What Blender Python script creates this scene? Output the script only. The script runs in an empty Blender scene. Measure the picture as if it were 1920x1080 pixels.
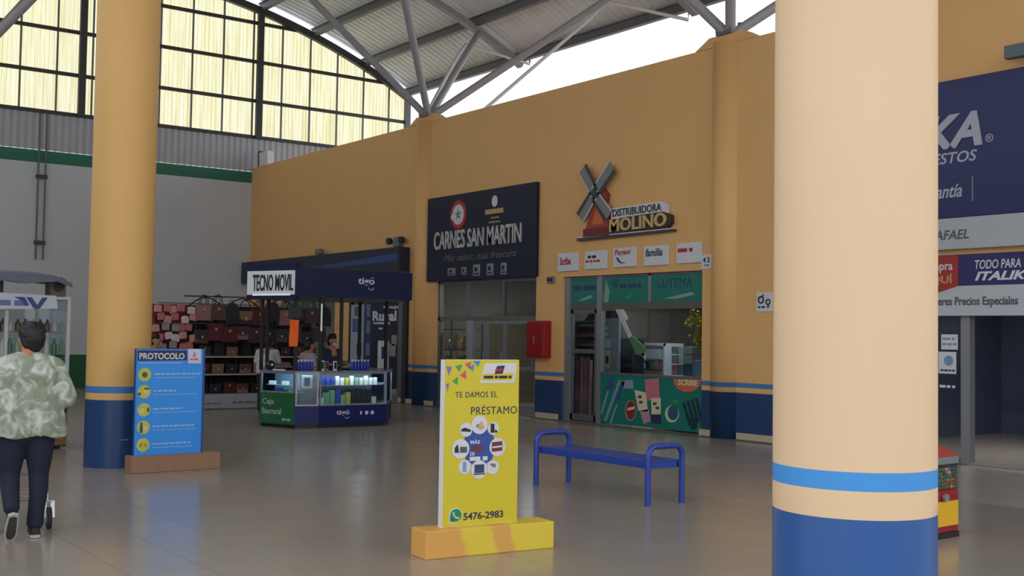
import bpy, bmesh, math, random
from mathutils import Vector, Matrix
R_ = math.radians
PI = math.pi
rng = random.Random(7)
SC = bpy.context.scene
COL = SC.collection

# ------------------------------------------------------------------ camera, sky, exposure
F_PX = 2151.77
PITCH, ROLL, YAW = R_(2.3553), R_(0.88468), R_(53.56053)
EYE = Vector((0, 0, 1.6))
fw = Vector((math.cos(YAW) * math.cos(PITCH), math.sin(YAW) * math.cos(PITCH), math.sin(PITCH)))
rt0 = Vector((math.sin(YAW), -math.cos(YAW), 0))
up0 = rt0.cross(fw)
rt = math.cos(ROLL) * rt0 + math.sin(ROLL) * up0
up = -math.sin(ROLL) * rt0 + math.cos(ROLL) * up0
cam_d = bpy.data.cameras.new('camera')
cam = bpy.data.objects.new('camera', cam_d)
COL.objects.link(cam)
cam.matrix_world = Matrix(((rt.x, up.x, -fw.x, EYE.x), (rt.y, up.y, -fw.y, EYE.y),
                           (rt.z, up.z, -fw.z, EYE.z), (0, 0, 0, 1)))
cam_d.sensor_width = 36
cam_d.lens = F_PX * 36 / 1920
cam_d.clip_end = 400
SC.camera = cam
W = bpy.data.worlds.new('overcast_sky')
SC.world = W
W.use_nodes = True
bg = W.node_tree.nodes['Background']
bg.inputs[0].default_value = (0.93, 0.965, 1.0, 1)
bg.inputs[1].default_value = 1.55
SC.view_settings.view_transform = 'Standard'
SC.view_settings.look = 'None'
SC.view_settings.gamma = 1
SC.view_settings.use_curve_mapping = False
SC.view_settings.exposure = 0.0
SC.cycles.max_bounces = 8
SC.cycles.diffuse_bounces = 5
SC.cycles.transparent_max_bounces = 12
SC.cycles.use_denoising = True


def ray(px, py):
    return fw + (px - 960) / F_PX * rt - (py - 540) / F_PX * up


def onx(px, py, X):
    d = ray(px, py)
    return EYE + d * (X / d.x)


def ony(px, py, Y):
    d = ray(px, py)
    return EYE + d * (Y / d.y)


# ------------------------------------------------------------------ materials
MATS = {}


def lin(c):
    return tuple(((v / 255) / 12.92 if v <= 10 else (((v / 255) + .055) / 1.055) ** 2.4) for v in c)


def mat(name, c, rough=.6, metal=0.0, var=.06, scale=6.0, emit=0, spec=.5, bump=0.0, srgb=True):
    """principled material with a faint procedural mottling"""
    if name in MATS:
        return MATS[name]
    c = lin(c) if srgb else c
    m = bpy.data.materials.new(name)
    m.use_nodes = True
    nt = m.node_tree
    b = nt.nodes['Principled BSDF']
    b.inputs['Roughness'].default_value = rough
    b.inputs['Metallic'].default_value = metal
    b.inputs['Specular IOR Level'].default_value = spec
    tc = nt.nodes.new('ShaderNodeTexCoord')
    no = nt.nodes.new('ShaderNodeTexNoise')
    no.inputs['Scale'].default_value = scale
    no.inputs['Detail'].default_value = 4
    nt.links.new(tc.outputs['Object'], no.inputs['Vector'])
    mx = nt.nodes.new('ShaderNodeMix')
    mx.data_type = 'RGBA'
    mx.inputs[6].default_value = tuple(v * (1 - var) for v in c) + (1,)
    mx.inputs[7].default_value = tuple(min(1, v * (1 + var)) for v in c) + (1,)
    nt.links.new(no.outputs['Fac'], mx.inputs[0])
    nt.links.new(mx.outputs[2], b.inputs['Base Color'])
    if emit:
        b.inputs['Emission Color'].default_value = c + (1,)
        b.inputs['Emission Strength'].default_value = emit
    if bump:
        bp = nt.nodes.new('ShaderNodeBump')
        bp.inputs['Strength'].default_value = bump
        bp.inputs['Distance'].default_value = .01
        nt.links.new(no.outputs['Fac'], bp.inputs['Height'])
        nt.links.new(bp.outputs[0], b.inputs['Normal'])
    MATS[name] = m
    return m


def banded(name, stops, rough=.55, var=.05, scale=1.3, spec=.4, coat=0):
    """paint whose colour changes with height: stops = [(z_from, rgb), ...] ascending"""
    m = bpy.data.materials.new(name)
    m.use_nodes = True
    nt = m.node_tree
    b = nt.nodes['Principled BSDF']
    b.inputs['Roughness'].default_value = rough
    b.inputs['Specular IOR Level'].default_value = spec
    ge = nt.nodes.new('ShaderNodeNewGeometry')
    sp = nt.nodes.new('ShaderNodeSeparateXYZ')
    nt.links.new(ge.outputs['Position'], sp.inputs[0])
    mp = nt.nodes.new('ShaderNodeMath')
    mp.operation = 'DIVIDE'
    mp.inputs[1].default_value = 10.0
    nt.links.new(sp.outputs['Z'], mp.inputs[0])
    cr = nt.nodes.new('ShaderNodeValToRGB')
    cr.color_ramp.interpolation = 'CONSTANT'
    e = cr.color_ramp.elements
    while len(e) > 1:
        e.remove(e[-1])
    e[0].position = 0
    e[0].color = stops[0][1] + (1,)
    for z, c in stops[1:]:
        k = e.new(z / 10)
        k.color = c + (1,)
    nt.links.new(mp.outputs[0], cr.inputs[0])
    no = nt.nodes.new('ShaderNodeTexNoise')
    no.inputs['Scale'].default_value = scale
    no.inputs['Detail'].default_value = 5
    nt.links.new(ge.outputs['Position'], no.inputs['Vector'])
    mr = nt.nodes.new('ShaderNodeMapRange')
    mr.inputs[3].default_value = 1 - var
    mr.inputs[4].default_value = 1 + var
    nt.links.new(no.outputs['Fac'], mr.inputs[0])
    mx = nt.nodes.new('ShaderNodeVectorMath')
    mx.operation = 'SCALE'
    nt.links.new(cr.outputs[0], mx.inputs[0])
    nt.links.new(mr.outputs[0], mx.inputs['Scale'])
    nt.links.new(mx.outputs[0], b.inputs['Base Color'])
    # the gloss paint of the dado against the matt wall paint
    ro = nt.nodes.new('ShaderNodeMath')
    ro.operation = 'GREATER_THAN'
    ro.inputs[1].default_value = .9
    nt.links.new(sp.outputs['Z'], ro.inputs[0])
    rm = nt.nodes.new('ShaderNodeMapRange')
    rm.inputs[3].default_value = .33
    rm.inputs[4].default_value = rough
    nt.links.new(ro.outputs[0], rm.inputs[0])
    nt.links.new(rm.outputs[0], b.inputs['Roughness'])
    return m


def glass(name, tint=(.8, .86, .86), alpha=.25, rough=.05):
    m = bpy.data.materials.new(name)
    m.use_nodes = True
    nt = m.node_tree
    for n in list(nt.nodes):
        nt.nodes.remove(n)
    out = nt.nodes.new('ShaderNodeOutputMaterial')
    tr = nt.nodes.new('ShaderNodeBsdfTransparent')
    tr.inputs[0].default_value = tint + (1,)
    gl = nt.nodes.new('ShaderNodeBsdfGlossy')
    gl.inputs['Roughness'].default_value = rough
    gl.inputs[0].default_value = (.9, .95, 1, 1)
    fr = nt.nodes.new('ShaderNodeFresnel')
    gg = nt.nodes.new('ShaderNodeNewGeometry')
    ior = nt.nodes.new('ShaderNodeMapRange')
    ior.inputs[3].default_value = 1.45
    ior.inputs[4].default_value = 1 / 1.45
    nt.links.new(gg.outputs['Backfacing'], ior.inputs[0])
    nt.links.new(ior.outputs[0], fr.inputs[0])
    mx = nt.nodes.new('ShaderNodeMixShader')
    nt.links.new(fr.outputs[0], mx.inputs[0])
    nt.links.new(tr.outputs[0], mx.inputs[1])
    nt.links.new(gl.outputs[0], mx.inputs[2])
    nt.links.new(mx.outputs[0], out.inputs[0])
    return m


YEL = (.80, .46, .18)
BLU = (.075, .21, .50)
NAV = (.022, .055, .155)
M_WALLA = banded('ochre_wall_paint', [(0, NAV), (.715, YEL), (.80, BLU), (.895, YEL)])
M_COLL = banded('ochre_column_paint', [(0, (.022, .06, .18)), (.745, (.74, .44, .15)), (.825, (.06, .20, .53)), (.92, (.74, .44, .15))])
M_COLR = banded('peach_column_bands', [(0, (.030, .105, .33)), (.855, (.78, .56, .345)), (.955, (.06, .30, .72)), (1.046, (.78, .56, .355))])  # near column's bands, paler and peachier than the far column's
M_WALLB = banded('white_wall_green_bands', [(0, (.025, .13, .065)), (.86, (.60, .62, .66)), (5.97, (.03, .17, .10)), (6.33, (.5, .5, .5))])
M_STEEL = mat('painted_steel', (104, 104, 110), .5, .0, .1)
M_STEELD = mat('dark_steel', (62, 60, 60), .5, .0, .1)
M_STRUT = mat('strut_steel', (160, 156, 160), .5, .0, .1)
M_DECK = mat('galvanised_deck', (232, 236, 242), .5, .0, .12, 2)
M_PVC = mat('white_pvc', (225, 228, 230), .4)
M_ALU = mat('aluminium', (150, 153, 158), .38, .55)
M_ALUD = mat('grey_aluminium', (112, 114, 118), .4, .4)
M_WHITE = mat('white_paint', (225, 226, 228), .45)
M_BLACK = mat('black_plastic', (22, 22, 25), .45)
M_DARK = mat('dark_grey', (45, 46, 52), .6)
M_GREY = mat('mid_grey', (120, 122, 126), .6)
M_NAVY = mat('navy_panel', (24, 36, 92), .35)
M_RED = mat('red_enamel', (150, 22, 28), .35)
M_BLUEB = mat('bench_blue', (38, 66, 158), .3)
M_GLASS = glass('shop_glass')
M_SKIN = mat('skin', (176, 122, 92), .55)
M_HAIR = mat('black_hair', (22, 20, 22), .6, bump=.4, scale=40)


# ------------------------------------------------------------------ mesh builder
class MB:
    def __init__(s):
        s.v, s.f, s.sm, s.mi = [], [], [], []

    def add(s, vs, fs, smooth=False, mi=0):
        o = len(s.v)
        s.v += [tuple(v) for v in vs]
        s.f += [tuple(i + o for i in f) for f in fs]
        s.sm += [smooth] * len(fs)
        s.mi += [mi] * len(fs)
        return s

    def box(s, x0, x1, y0, y1, z0, z1, mi=0):
        vs = [(x, y, z) for z in (z0, z1) for y in (y0, y1) for x in (x0, x1)]
        return s.add(vs, [(0, 2, 3, 1), (4, 5, 7, 6), (0, 1, 5, 4), (2, 6, 7, 3), (0, 4, 6, 2), (1, 3, 7, 5)], mi=mi)

    def prism(s, pts, y0, y1, mi=0, smooth=False):
        """polygon in x,z pushed from y0 to y1"""
        n = len(pts)
        a = sum(pts[i][0] * pts[(i + 1) % n][1] - pts[(i + 1) % n][0] * pts[i][1] for i in range(n))
        if a < 0:
            pts = pts[::-1]
        vs = [(p[0], y0, p[1]) for p in pts] + [(p[0], y1, p[1]) for p in pts]
        s.add(vs, [tuple(range(n)), tuple(range(2 * n - 1, n - 1, -1))], mi=mi)
        return s.add(vs, [(i, i + n, (i + 1) % n + n, (i + 1) % n) for i in range(n)], smooth, mi)

    def slab(s, pts, z0, z1, mi=0):
        """polygon in x,y pushed from z0 to z1"""
        n = len(pts)
        a = sum(pts[i][0] * pts[(i + 1) % n][1] - pts[(i + 1) % n][0] * pts[i][1] for i in range(n))
        if a < 0:
            pts = pts[::-1]
        vs = [(p[0], p[1], z0) for p in pts] + [(p[0], p[1], z1) for p in pts]
        return s.add(vs, [tuple(range(n - 1, -1, -1)), tuple(range(n, 2 * n))] +
                     [(i, (i + 1) % n, (i + 1) % n + n, i + n) for i in range(n)], mi=mi)

    def disc(s, cx, cz, rx, rz, y0, y1, n=24, mi=0):
        return s.prism([(cx + rx * math.cos(2 * PI * i / n), cz + rz * math.sin(2 * PI * i / n)) for i in range(n)], y0, y1, mi)

    def tube(s, path, r, n=10, closed=False, cap=True, mi=0):
        P = [Vector(p) for p in path]
        rs = r if isinstance(r, (list, tuple)) else [r] * len(P)
        m = len(P)
        rings = []
        t0 = (P[1] - P[0]).normalized()
        ref = Vector((0, 0, 1)) if abs(t0.z) < .9 else Vector((1, 0, 0))
        a = t0.cross(ref).normalized()
        for i in range(m):
            if closed:
                t = (P[(i + 1) % m] - P[i - 1]).normalized()
            else:
                t = (P[min(i + 1, m - 1)] - P[max(i - 1, 0)]).normalized()
            a = (a - t * a.dot(t)).normalized()
            b = t.cross(a)
            rings.append([P[i] + (a * math.cos(2 * PI * k / n) + b * math.sin(2 * PI * k / n)) * rs[i] for k in range(n)])
        vs = [v for rg in rings for v in rg]
        fs = []
        for i in range(m if closed else m - 1):
            j = (i + 1) % m
            for k in range(n):
                fs.append((i * n + k, i * n + (k + 1) % n, j * n + (k + 1) % n, j * n + k))
        s.add(vs, fs, True, mi)
        if cap and not closed:
            s.add(vs, [tuple(range(n - 1, -1, -1)), tuple(range((m - 1) * n, m * n))], mi=mi)
        return s

    def bar(s, p, q, w, h, mi=0):
        """square bar from p to q, w wide (sideways), h deep"""
        p, q = Vector(p), Vector(q)
        t = (q - p).normalized()
        ref = Vector((0, 0, 1)) if abs(t.z) < .95 else Vector((1, 0, 0))
        a = t.cross(ref).normalized() * w / 2
        b = a.cross(t).normalized() * h / 2
        vs = [c + x * a + y * b for c in (p, q) for x, y in ((-1, -1), (1, -1), (1, 1), (-1, 1))]
        return s.add(vs, [(0, 1, 2, 3), (7, 6, 5, 4), (0, 4, 5, 1), (1, 5, 6, 2), (2, 6, 7, 3), (3, 7, 4, 0)], mi=mi)

    def lathe(s, prof, cx=0, cy=0, n=20, mi=0, smooth=True):
        vs = []
        for r, z in prof:
            vs += [(cx + r * math.cos(2 * PI * k / n), cy + r * math.sin(2 * PI * k / n), z) for k in range(n)]
        m = len(prof)
        fs = [(i * n + k, i * n + (k + 1) % n, (i + 1) * n + (k + 1) % n, (i + 1) * n + k) for i in range(m - 1) for k in range(n)]
        s.add(vs, fs, smooth, mi)
        return s.add(vs, [tuple(range(n - 1, -1, -1)), tuple(range((m - 1) * n, m * n))], mi=mi)

    def ball(s, c, r, n=10, m=6, mi=0):
        rx, ry, rz = r if isinstance(r, (tuple, list)) else (r, r, r)
        vs = [(c[0], c[1], c[2] - rz)]
        for i in range(1, m):
            t = -PI / 2 + PI * i / m
            vs += [(c[0] + rx * math.cos(t) * math.cos(2 * PI * k / n), c[1] + ry * math.cos(t) * math.sin(2 * PI * k / n), c[2] + rz * math.sin(t)) for k in range(n)]
        vs.append((c[0], c[1], c[2] + rz))
        fs = [(0, 1 + (k + 1) % n, 1 + k) for k in range(n)]
        for i in range(m - 2):
            for k in range(n):
                fs.append((1 + i * n + k, 1 + i * n + (k + 1) % n, 1 + (i + 1) * n + (k + 1) % n, 1 + (i + 1) * n + k))
        L = len(vs) - 1
        fs += [(L, L - n + k, L - n + (k + 1) % n) for k in range(n)]
        return s.add(vs, fs, True, mi)

    def mesh(s, name, mats):
        me = bpy.data.meshes.new(name)
        me.from_pydata(s.v, [], s.f)
        me.polygons.foreach_set('use_smooth', s.sm)
        me.polygons.foreach_set('material_index', s.mi)
        for m in (mats if isinstance(mats, (list, tuple)) else [mats]):
            me.materials.append(m)
        me.update()
        return me

    def build(s, name, mats, parent=None, label=None, bevel=0):
        me = s.mesh(name, mats)
        o = bpy.data.objects.new(name, me)
        COL.objects.link(o)
        if parent is not None:
            o.parent = parent
        if label:
            o['label'] = label
        if bevel:
            b = o.modifiers.new('bevel', 'BEVEL')
            b.width = bevel
            b.segments = 2
            b.limit_method = 'ANGLE'
        return o


def tag(o, label, cat, group=None, kind=None):
    o['label'] = label
    o['category'] = cat
    if group:
        o['group'] = group
    if kind:
        o['kind'] = kind
    return o


def struct(o):
    o['kind'] = 'structure'
    return o


def thing(name, label, cat, loc=(0, 0, 0), rz=0, group=None):
    o = bpy.data.objects.new(name, None)
    COL.objects.link(o)
    o.location = loc
    o.rotation_euler = (0, 0, rz)
    o.empty_display_size = .1
    return tag(o, label, cat, group)


def dup(root, loc=None, rz=None, label=None, mats=None, group=None):
    """copy of a thing with copies of its parts; mats = {part name: material}"""
    def cp(o, par):
        c = o.copy()
        COL.objects.link(c)
        if par is not None:
            c.parent = par
        base = o.name.split('.')[0]
        if mats and base in mats and o.type == 'MESH':
            for sl in c.material_slots:
                sl.link = 'OBJECT'
                sl.material = mats[base]
        for ch in [k for k in KIDS.get(o.name, [])]:
            cp(ch, c)
        return c
    KIDS.clear()
    for o in bpy.data.objects:
        if o.parent is not None:
            KIDS.setdefault(o.parent.name, []).append(o)
    r = cp(root, None)
    if loc is not None:
        r.location = loc
    if rz is not None:
        r.rotation_euler = (0, 0, rz)
    if label:
        r['label'] = label
    if group:
        r['group'] = group
    return r


KIDS = {}


def text_mesh(s, bold=0, shear=0, depth=.02, res=3, space=1.0):
    cu = bpy.data.curves.new('lettering', 'FONT')
    cu.body = s
    cu.offset = bold
    cu.shear = shear
    cu.extrude = depth
    cu.resolution_u = res
    cu.space_character = space
    o = bpy.data.objects.new('lettering', cu)
    COL.objects.link(o)
    dg = bpy.context.evaluated_depsgraph_get()
    me = bpy.data.meshes.new_from_object(o.evaluated_get(dg))
    bpy.data.objects.remove(o)
    bpy.data.curves.remove(cu)
    return me


def lettering(parent, s, x0, x1, z0, z1, y, m, bold=0, shear=0, depth=.004, res=3, name='lettering', slope=0, space=1.0):
    """raised letters filling the rectangle x0..x1, z0..z1 on a face at y that looks towards -y"""
    me = text_mesh(s, bold, shear, .5, res, space)
    xs = [v.co.x for v in me.vertices]
    ys = [v.co.y for v in me.vertices]
    zs = [v.co.z for v in me.vertices]
    a, b, c, d = min(xs), max(xs), min(ys), max(ys)
    e, f = min(zs), max(zs)
    for v in me.vertices:
        u = (v.co.x - a) / (b - a)
        v.co = (x0 + u * (x1 - x0), y - depth * (v.co.z - e) / (f - e),
                z0 + (v.co.y - c) / (d - c) * (z1 - z0) + slope * u * (x1 - x0))
    me.materials.clear()
    me.materials.append(m)
    me.name = name
    o = bpy.data.objects.new(name, me)
    COL.objects.link(o)
    o.parent = parent
    return o


def apply_mods(o):
    dg = bpy.context.evaluated_depsgraph_get()
    me = bpy.data.meshes.new_from_object(o.evaluated_get(dg))
    o.modifiers.clear()
    o.data = me
    return o
# ================================================================== the building
XA, YB = 13.85, 31.8
CX, CZ, RA = 9.6, -8.4855, 20.1


def arch(x, off=0.0):
    return CZ + off + math.sqrt(max(RA * RA - (x - CX) ** 2, 0))


# ---- floor: bed, 300 tiles that show largest, the rest of the tiling
M_TILE = mat('beige_floor_tile', (156, 147, 136), .2, var=.10, scale=1.1, spec=.6)
M_TILE2 = mat('beige_floor_tile_warm', (161, 149, 136), .2, var=.10, scale=1.3, spec=.6)
M_TILE3 = mat('beige_floor_tile_grey', (152, 146, 138), .21, var=.10, scale=.9, spec=.6)
M_GROUT = mat('grout', (112, 103, 93), .6)
fl = struct(MB().box(-9, 40, -14, 40, -.3, -.004).build('floor', M_GROUT))
T = .5
tile_me = []
for tm in (M_TILE, M_TILE2, M_TILE3):
    b = MB()
    g = .0025
    b.box(g, T - g, g, T - g, -.004, 0)
    tile_me.append(b.mesh('tile', tm))
cells = [(i, j) for i in range(-8, 27) for j in range(-4, 63)]


def depth(i, j):
    p = Vector(((i + .5) * T, (j + .5) * T, 0)) - EYE
    w = p.dot(fw)
    if w < 3:
        return 999
    x, y = 960 + F_PX * p.dot(rt) / w, 540 - F_PX * p.dot(up) / w
    return w if -60 < x < 1980 and y < 1120 else 999


near = set(sorted(cells, key=lambda c: depth(*c))[:300])
rest = [MB(), MB(), MB()]
for i, j in cells:
    k = rng.choice((0, 0, 0, 1, 2))
    if (i, j) in near:
        o = bpy.data.objects.new('tile', tile_me[k])
        COL.objects.link(o)
        o.location = (i * T, j * T, 0)
        o.parent = fl
    elif i * T < 14.2:
        rest[k].add([(i * T + a, j * T + c, 0) for a, c in ((.0025, .0025), (T - .0025, .0025), (T - .0025, T - .0025), (.0025, T - .0025))], [(0, 1, 2, 3)])
allr = MB()
for k in range(3):
    allr.add(rest[k].v, rest[k].f, mi=k)
o = allr.build('far_tiling', [M_TILE, M_TILE2, M_TILE3], fl)
o['kind'] = 'stuff'

# ---- wall_back: white, green bands, corrugated band, translucent gable
wb = struct(MB().box(-3.2, 20.5, YB, YB + .25, 0, 6.31).build('wall_back', M_WALLB))
M_SHEET = mat('grey_metal_sheet', (184, 184, 190), .5, .0, .08, 3)
SW = .93
X0 = 13.8 - SW * 15


def corr(x0, x1, y, zf0, zf1, pitch, amp, shape=(0, .18, .32, .82, .96)):
    """corrugated sheet running up; returns builder"""
    b = MB()
    xs = []
    n = max(1, round((x1 - x0) / pitch))
    p = (x1 - x0) / n
    for k in range(n):
        for q, d in zip(shape, (0, 0, 1, 1, 0)):
            xs.append((x0 + (k + q) * p, y - amp * d))
    xs.append((x1, y))
    vs = []
    for x, yy in xs:
        vs += [(x, yy, zf0(x)), (x, yy, zf1(x))]
    b.add(vs, [(2 * i, 2 * i + 2, 2 * i + 3, 2 * i + 1) for i in range(len(xs) - 1)])
    return b


for k in range(24):
    x0 = X0 + k * SW
    if x0 > 19.2:
        break
    if x0 + SW < -.4:
        continue
    x1 = min(x0 + SW, 19.25)
    corr(x0, x1, YB - .02, lambda x: 6.31, lambda x: 7.34, .19, .035).build('metal_sheet', M_SHEET, wb)
# translucent yellowed fibreglass
m = bpy.data.materials.new('yellowed_fibreglass')
m.use_nodes = True
nt = m.node_tree
for n in list(nt.nodes):
    nt.nodes.remove(n)
out = nt.nodes.new('ShaderNodeOutputMaterial')
tl = nt.nodes.new('ShaderNodeBsdfTranslucent')
df = nt.nodes.new('ShaderNodeBsdfDiffuse')
ge = nt.nodes.new('ShaderNodeNewGeometry')
mp = nt.nodes.new('ShaderNodeMapping')
mp.inputs['Scale'].default_value = (9, 1, .28)
no = nt.nodes.new('ShaderNodeTexNoise')
no.inputs['Scale'].default_value = 1.6
no.inputs['Detail'].default_value = 5
cr = nt.nodes.new('ShaderNodeValToRGB')
cr.color_ramp.elements[0].position = .36
cr.color_ramp.elements[0].color = (.80, .735, .42, 1)
cr.color_ramp.elements[1].position = .64
cr.color_ramp.elements[1].color = (.99, .955, .72, 1)
nt.links.new(ge.outputs['Position'], mp.inputs[0])
nt.links.new(mp.outputs[0], no.inputs['Vector'])
nt.links.new(no.outputs['Fac'], cr.inputs[0])
nt.links.new(cr.outputs[0], tl.inputs[0])
nt.links.new(cr.outputs[0], df.inputs[0])
mx = nt.nodes.new('ShaderNodeMixShader')
mx.inputs[0].default_value = .08
nt.links.new(tl.outputs[0], mx.inputs[1])
nt.links.new(df.outputs[0], mx.inputs[2])
nt.links.new(mx.outputs[0], out.inputs[0])
M_FIBRE = m
for k in range(24):
    x0 = X0 + k * SW
    if x0 > 19.1:
        break
    if x0 < -.4:
        continue
    x1 = min(x0 + SW, 19.15)
    corr(x0, x1, YB + .06, lambda x: 7.3, lambda x: max(7.4, arch(x, -.02)), .117, .03).build('translucent_sheet', M_FIBRE, wb)
    MB().box(x0 - .022, x0 + .022, YB - .03, YB + .02, 7.34, arch(x0, -.03)).build('seam_batten', M_ALUD, wb)
for z in (7.34, 8.42, 9.59, 10.75):
    xm = CX + math.sqrt(max(RA ** 2 - (z - CZ) ** 2, 0))
    xm = min(xm, 19.1)
    MB().box(2 * CX - xm, xm, YB - .09, YB - .03, z - .05, z + .05).build('girt', M_STEELD, wb)
for x in (3.4, 8.84, 13.95):
    MB().box(x - .09, x + .09, YB - .22, YB - .095, 7.3, arch(x, -.08)).build('gable_post', M_STEELD, wb)
MB().box(19.0, 19.16, YB - .2, YB - .03, 6.3, arch(19.1)).build('gable_post', M_STEEL, wb)
MB().box(.05, .21, YB - .2, YB - .03, 6.3, arch(.1)).build('gable_post', M_STEEL, wb)
b = MB()
xs = [.05 + (19.1 * i / 40) for i in range(41)]
for a, c in zip(xs[:-1], xs[1:]):
    b.bar((a, YB - .12, arch(a) - .02), (c, YB - .12, arch(c) - .02), .16, .2)
b.build('gable_arch_chord', M_STEELD, wb)

# ---- ceiling: curved deck of ribbed sheets
ce = struct(MB().box(9.5, 9.7, -1, YB + .1, arch(9.6, .46), arch(9.6, .5)).build('ceiling', M_DECK))
prof = []
for k in range(4):
    for q, d in ((0, 0), (.10, 0), (.22, .045), (.40, .045), (.52, 0)):
        prof.append(((k + q) * .25, d))
prof.append((1.0, 0))
NX = 30
b = MB()
vs = []
for i in range(NX + 1):
    x = -.1 + 19.35 * i / NX
    for y, d in prof:
        vs.append((x, y, arch(x, .36 + d)))
q = len(prof)
b.add(vs, [(i * q + k, i * q + k + 1, (i + 1) * q + k + 1, (i + 1) * q + k) for i in range(NX) for k in range(q - 1)])
deck = b.mesh('roof_sheet', M_DECK)
for j in range(33):
    o = bpy.data.objects.new('roof_sheet', deck)
    COL.objects.link(o)
    o.location = (0, -1.12 + j, 0)
    o.parent = ce

# ---- roof steel
PX = [19.05, 17.5, 15.73, 14.0, 12.25, 10.5, 8.7, 6.95, 5.2, 3.45, 1.7, .15]
NM = ['nearest the right eave', 'second from the right eave', 'third from the right eave', 'fourth from the right eave', 'fifth from the right eave',
      'just right of the ridge', 'just left of the ridge', 'fifth from the left eave', 'fourth from the left eave', 'third from the left eave',
      'second from the left eave', 'nearest the left eave']
for x, n in zip(PX, NM):
    z = arch(x)
    s = -(x - CX) / (z - CZ)
    b = MB()
    for (w, h, dz) in ((.15, .03, .24), (.05, .24, .13), (.15, .03, .02)):
        b.box(x - w / 2, x + w / 2, -.5, YB + .05, z + dz - h / 2, z + dz + h / 2)
    tag(b.build('roof_purlin', M_STEEL), 'long dark steel purlin under the ribbed roof, ' + n, 'purlin', 'roof purlins')
for y, n in ((25.6, 'farther arched beam, beyond the second fan of struts'), (18.8, 'arched beam between the two far fans of struts'),
             (16.35, 'arched beam above the middle of the hall'), (9.55, 'arched beam ahead of the camera, high above'), (.2, 'arched beam at the open front edge of the roof')):
    b = MB()
    xs = [.0 + (19.1 * i / 36) for i in range(37)]
    for a, c in zip(xs[:-1], xs[1:]):
        b.bar((a, y, arch(a) - .06), (c, y, arch(c) - .06), .2, .16)
    tag(b.build('roof_arch', M_STRUT), 'curved grey steel ' + n, 'roof beam', 'curved roof beams')


def fan(x, y, top, txt):
    t = thing('strut_fan', txt, 'roof strut', (x, y, top))
    MB().box(-.17, .17, -.17, .17, 0, .05).build('base_plate', M_STEEL, t)
    for dx in (-3.7, 3.7):
        for dy in (-3.4, 3.4):
            z = arch(x + dx) - top - .05
            e = Vector((dx, dy, z))
            s = Vector((dx, dy, 0)).normalized() * .08 + Vector((0, 0, .05))
            MB().tube([s, e], .085, 10).build('strut', M_STRUT, t)
            MB().prism([(-.07, -.05), (.07, -.05), (.06, .12), (-.06, .12)], -.012, .012).build('gusset', M_STEEL, t)
    gs = [k for k in t.children if k.name.startswith('gusset')]
    k = 0
    for dx in (-3.7, 3.7):
        for dy in (-3.4, 3.4):
            gs[k].location = (dx * .035, dy * .035, .1)
            gs[k].rotation_euler = (0, 0, math.atan2(dy, dx))
            k += 1
    return t


fan(XA + .1, 22.2, 6.56, 'fan of four grey steel struts on the wall above the black butcher sign')
fan(XA + .1, 12.95, 6.58, 'fan of four grey steel struts on the wall nearest the big peach column')
far_fan = fan(4.35, 22.5, 6.5, 'fan of four struts whose dark end crosses the top left corner')
MB().lathe([(.362, -6.5), (.362, -.002)], n=40).build('column_shaft', M_COLL, far_fan)
fan(4.35, 13.7, 6.5, 'fan of four struts on top of the far ochre column')

# ---- gutter and rain pipes at the right eave
tag(MB().box(19.2, 19.34, -.5, YB, arch(19.25, .2), arch(19.25, .36)).build('eave_gutter', M_ALU), 'pale metal gutter along the right eave', 'gutter')


def pipe(pts, txt):
    tag(MB().tube(pts, .045, 8).build('rain_pipe', M_PVC), txt, 'pipe')


def along(x, y, t, off=(0, 0, 0)):
    a = Vector((XA, y, 6.5))
    e = Vector((x, y + (3.4 if off[1] >= 0 else -3.4), arch(x) - .05))
    return tuple(a + (e - a) * t + Vector(off))


pipe([(19.25, 25.4, 9.45), (19.25, 25.4, 9.2), (17.4, 25.9, 9.55), (17.0, 25.7, 9.1), (14.6, 23.5, 6.75), (14.3, 23.2, 6.45)],
     'thin pale rain pipe bent from the eave down beside the steep strut')
pipe([(19.25, 19.2, 9.45), (19.25, 19.2, 9.12), (17.9, 20.6, 9.62), (17.6, 20.9, 9.2), (15.6, 22.3, 7.0), (14.9, 22.6, 6.45)],
     'thin pale rain pipe bent from the eave down to the wall top')

# ---- wall_right with the shop openings
HOLES = [(6.2, 10.6, 0, 2.1), (13.44, 17.12, 0, 2.73), (17.95, 21.60, 0, 2.78), (23.15, 25.6, 0, 2.9), (26.4, 29.6, 0, 2.9)]
b = MB()
y = 1.0
TOPZ = 6.42
for y0, y1, z0, z1 in HOLES:
    b.box(XA, XA + .2, y, y0, 0, TOPZ)
    b.box(XA, XA + .2, y0, y1, z1, TOPZ)
    y = y1
b.box(XA, XA + .2, y, YB, 0, TOPZ)
struct(b.build('wall_right', M_WALLA))
# shop interiors
M_SHOP = mat('shop_inside_paint', (150, 146, 138), .7, var=.08, scale=1)
M_SHOPD = mat('shop_inside_dark', (74, 80, 104), .7, var=.1, scale=1)
M_SHOPB = mat('shop_inside_brown', (120, 104, 84), .7, var=.08, scale=1)


def room(name, y0, y1, h, d, m):
    x0, x1 = XA + .2, XA + .2 + d
    t = .08
    b = MB()
    b.box(x1, x1 + t, y0 - t, y1 + t, 0, h)
    b.box(x0, x1, y0 - t, y0, 0, h)
    b.box(x0, x1, y1, y1 + t, 0, h)
    b.box(x0, x1 + t, y0 - t, y1 + t, h, h + t)
    struct(b.build(name, m))
    return struct(MB().box(x0 - .2, x1, y0, y1, .0, .004).build('floor_' + name.split('_')[1], M_TILE2))


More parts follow.
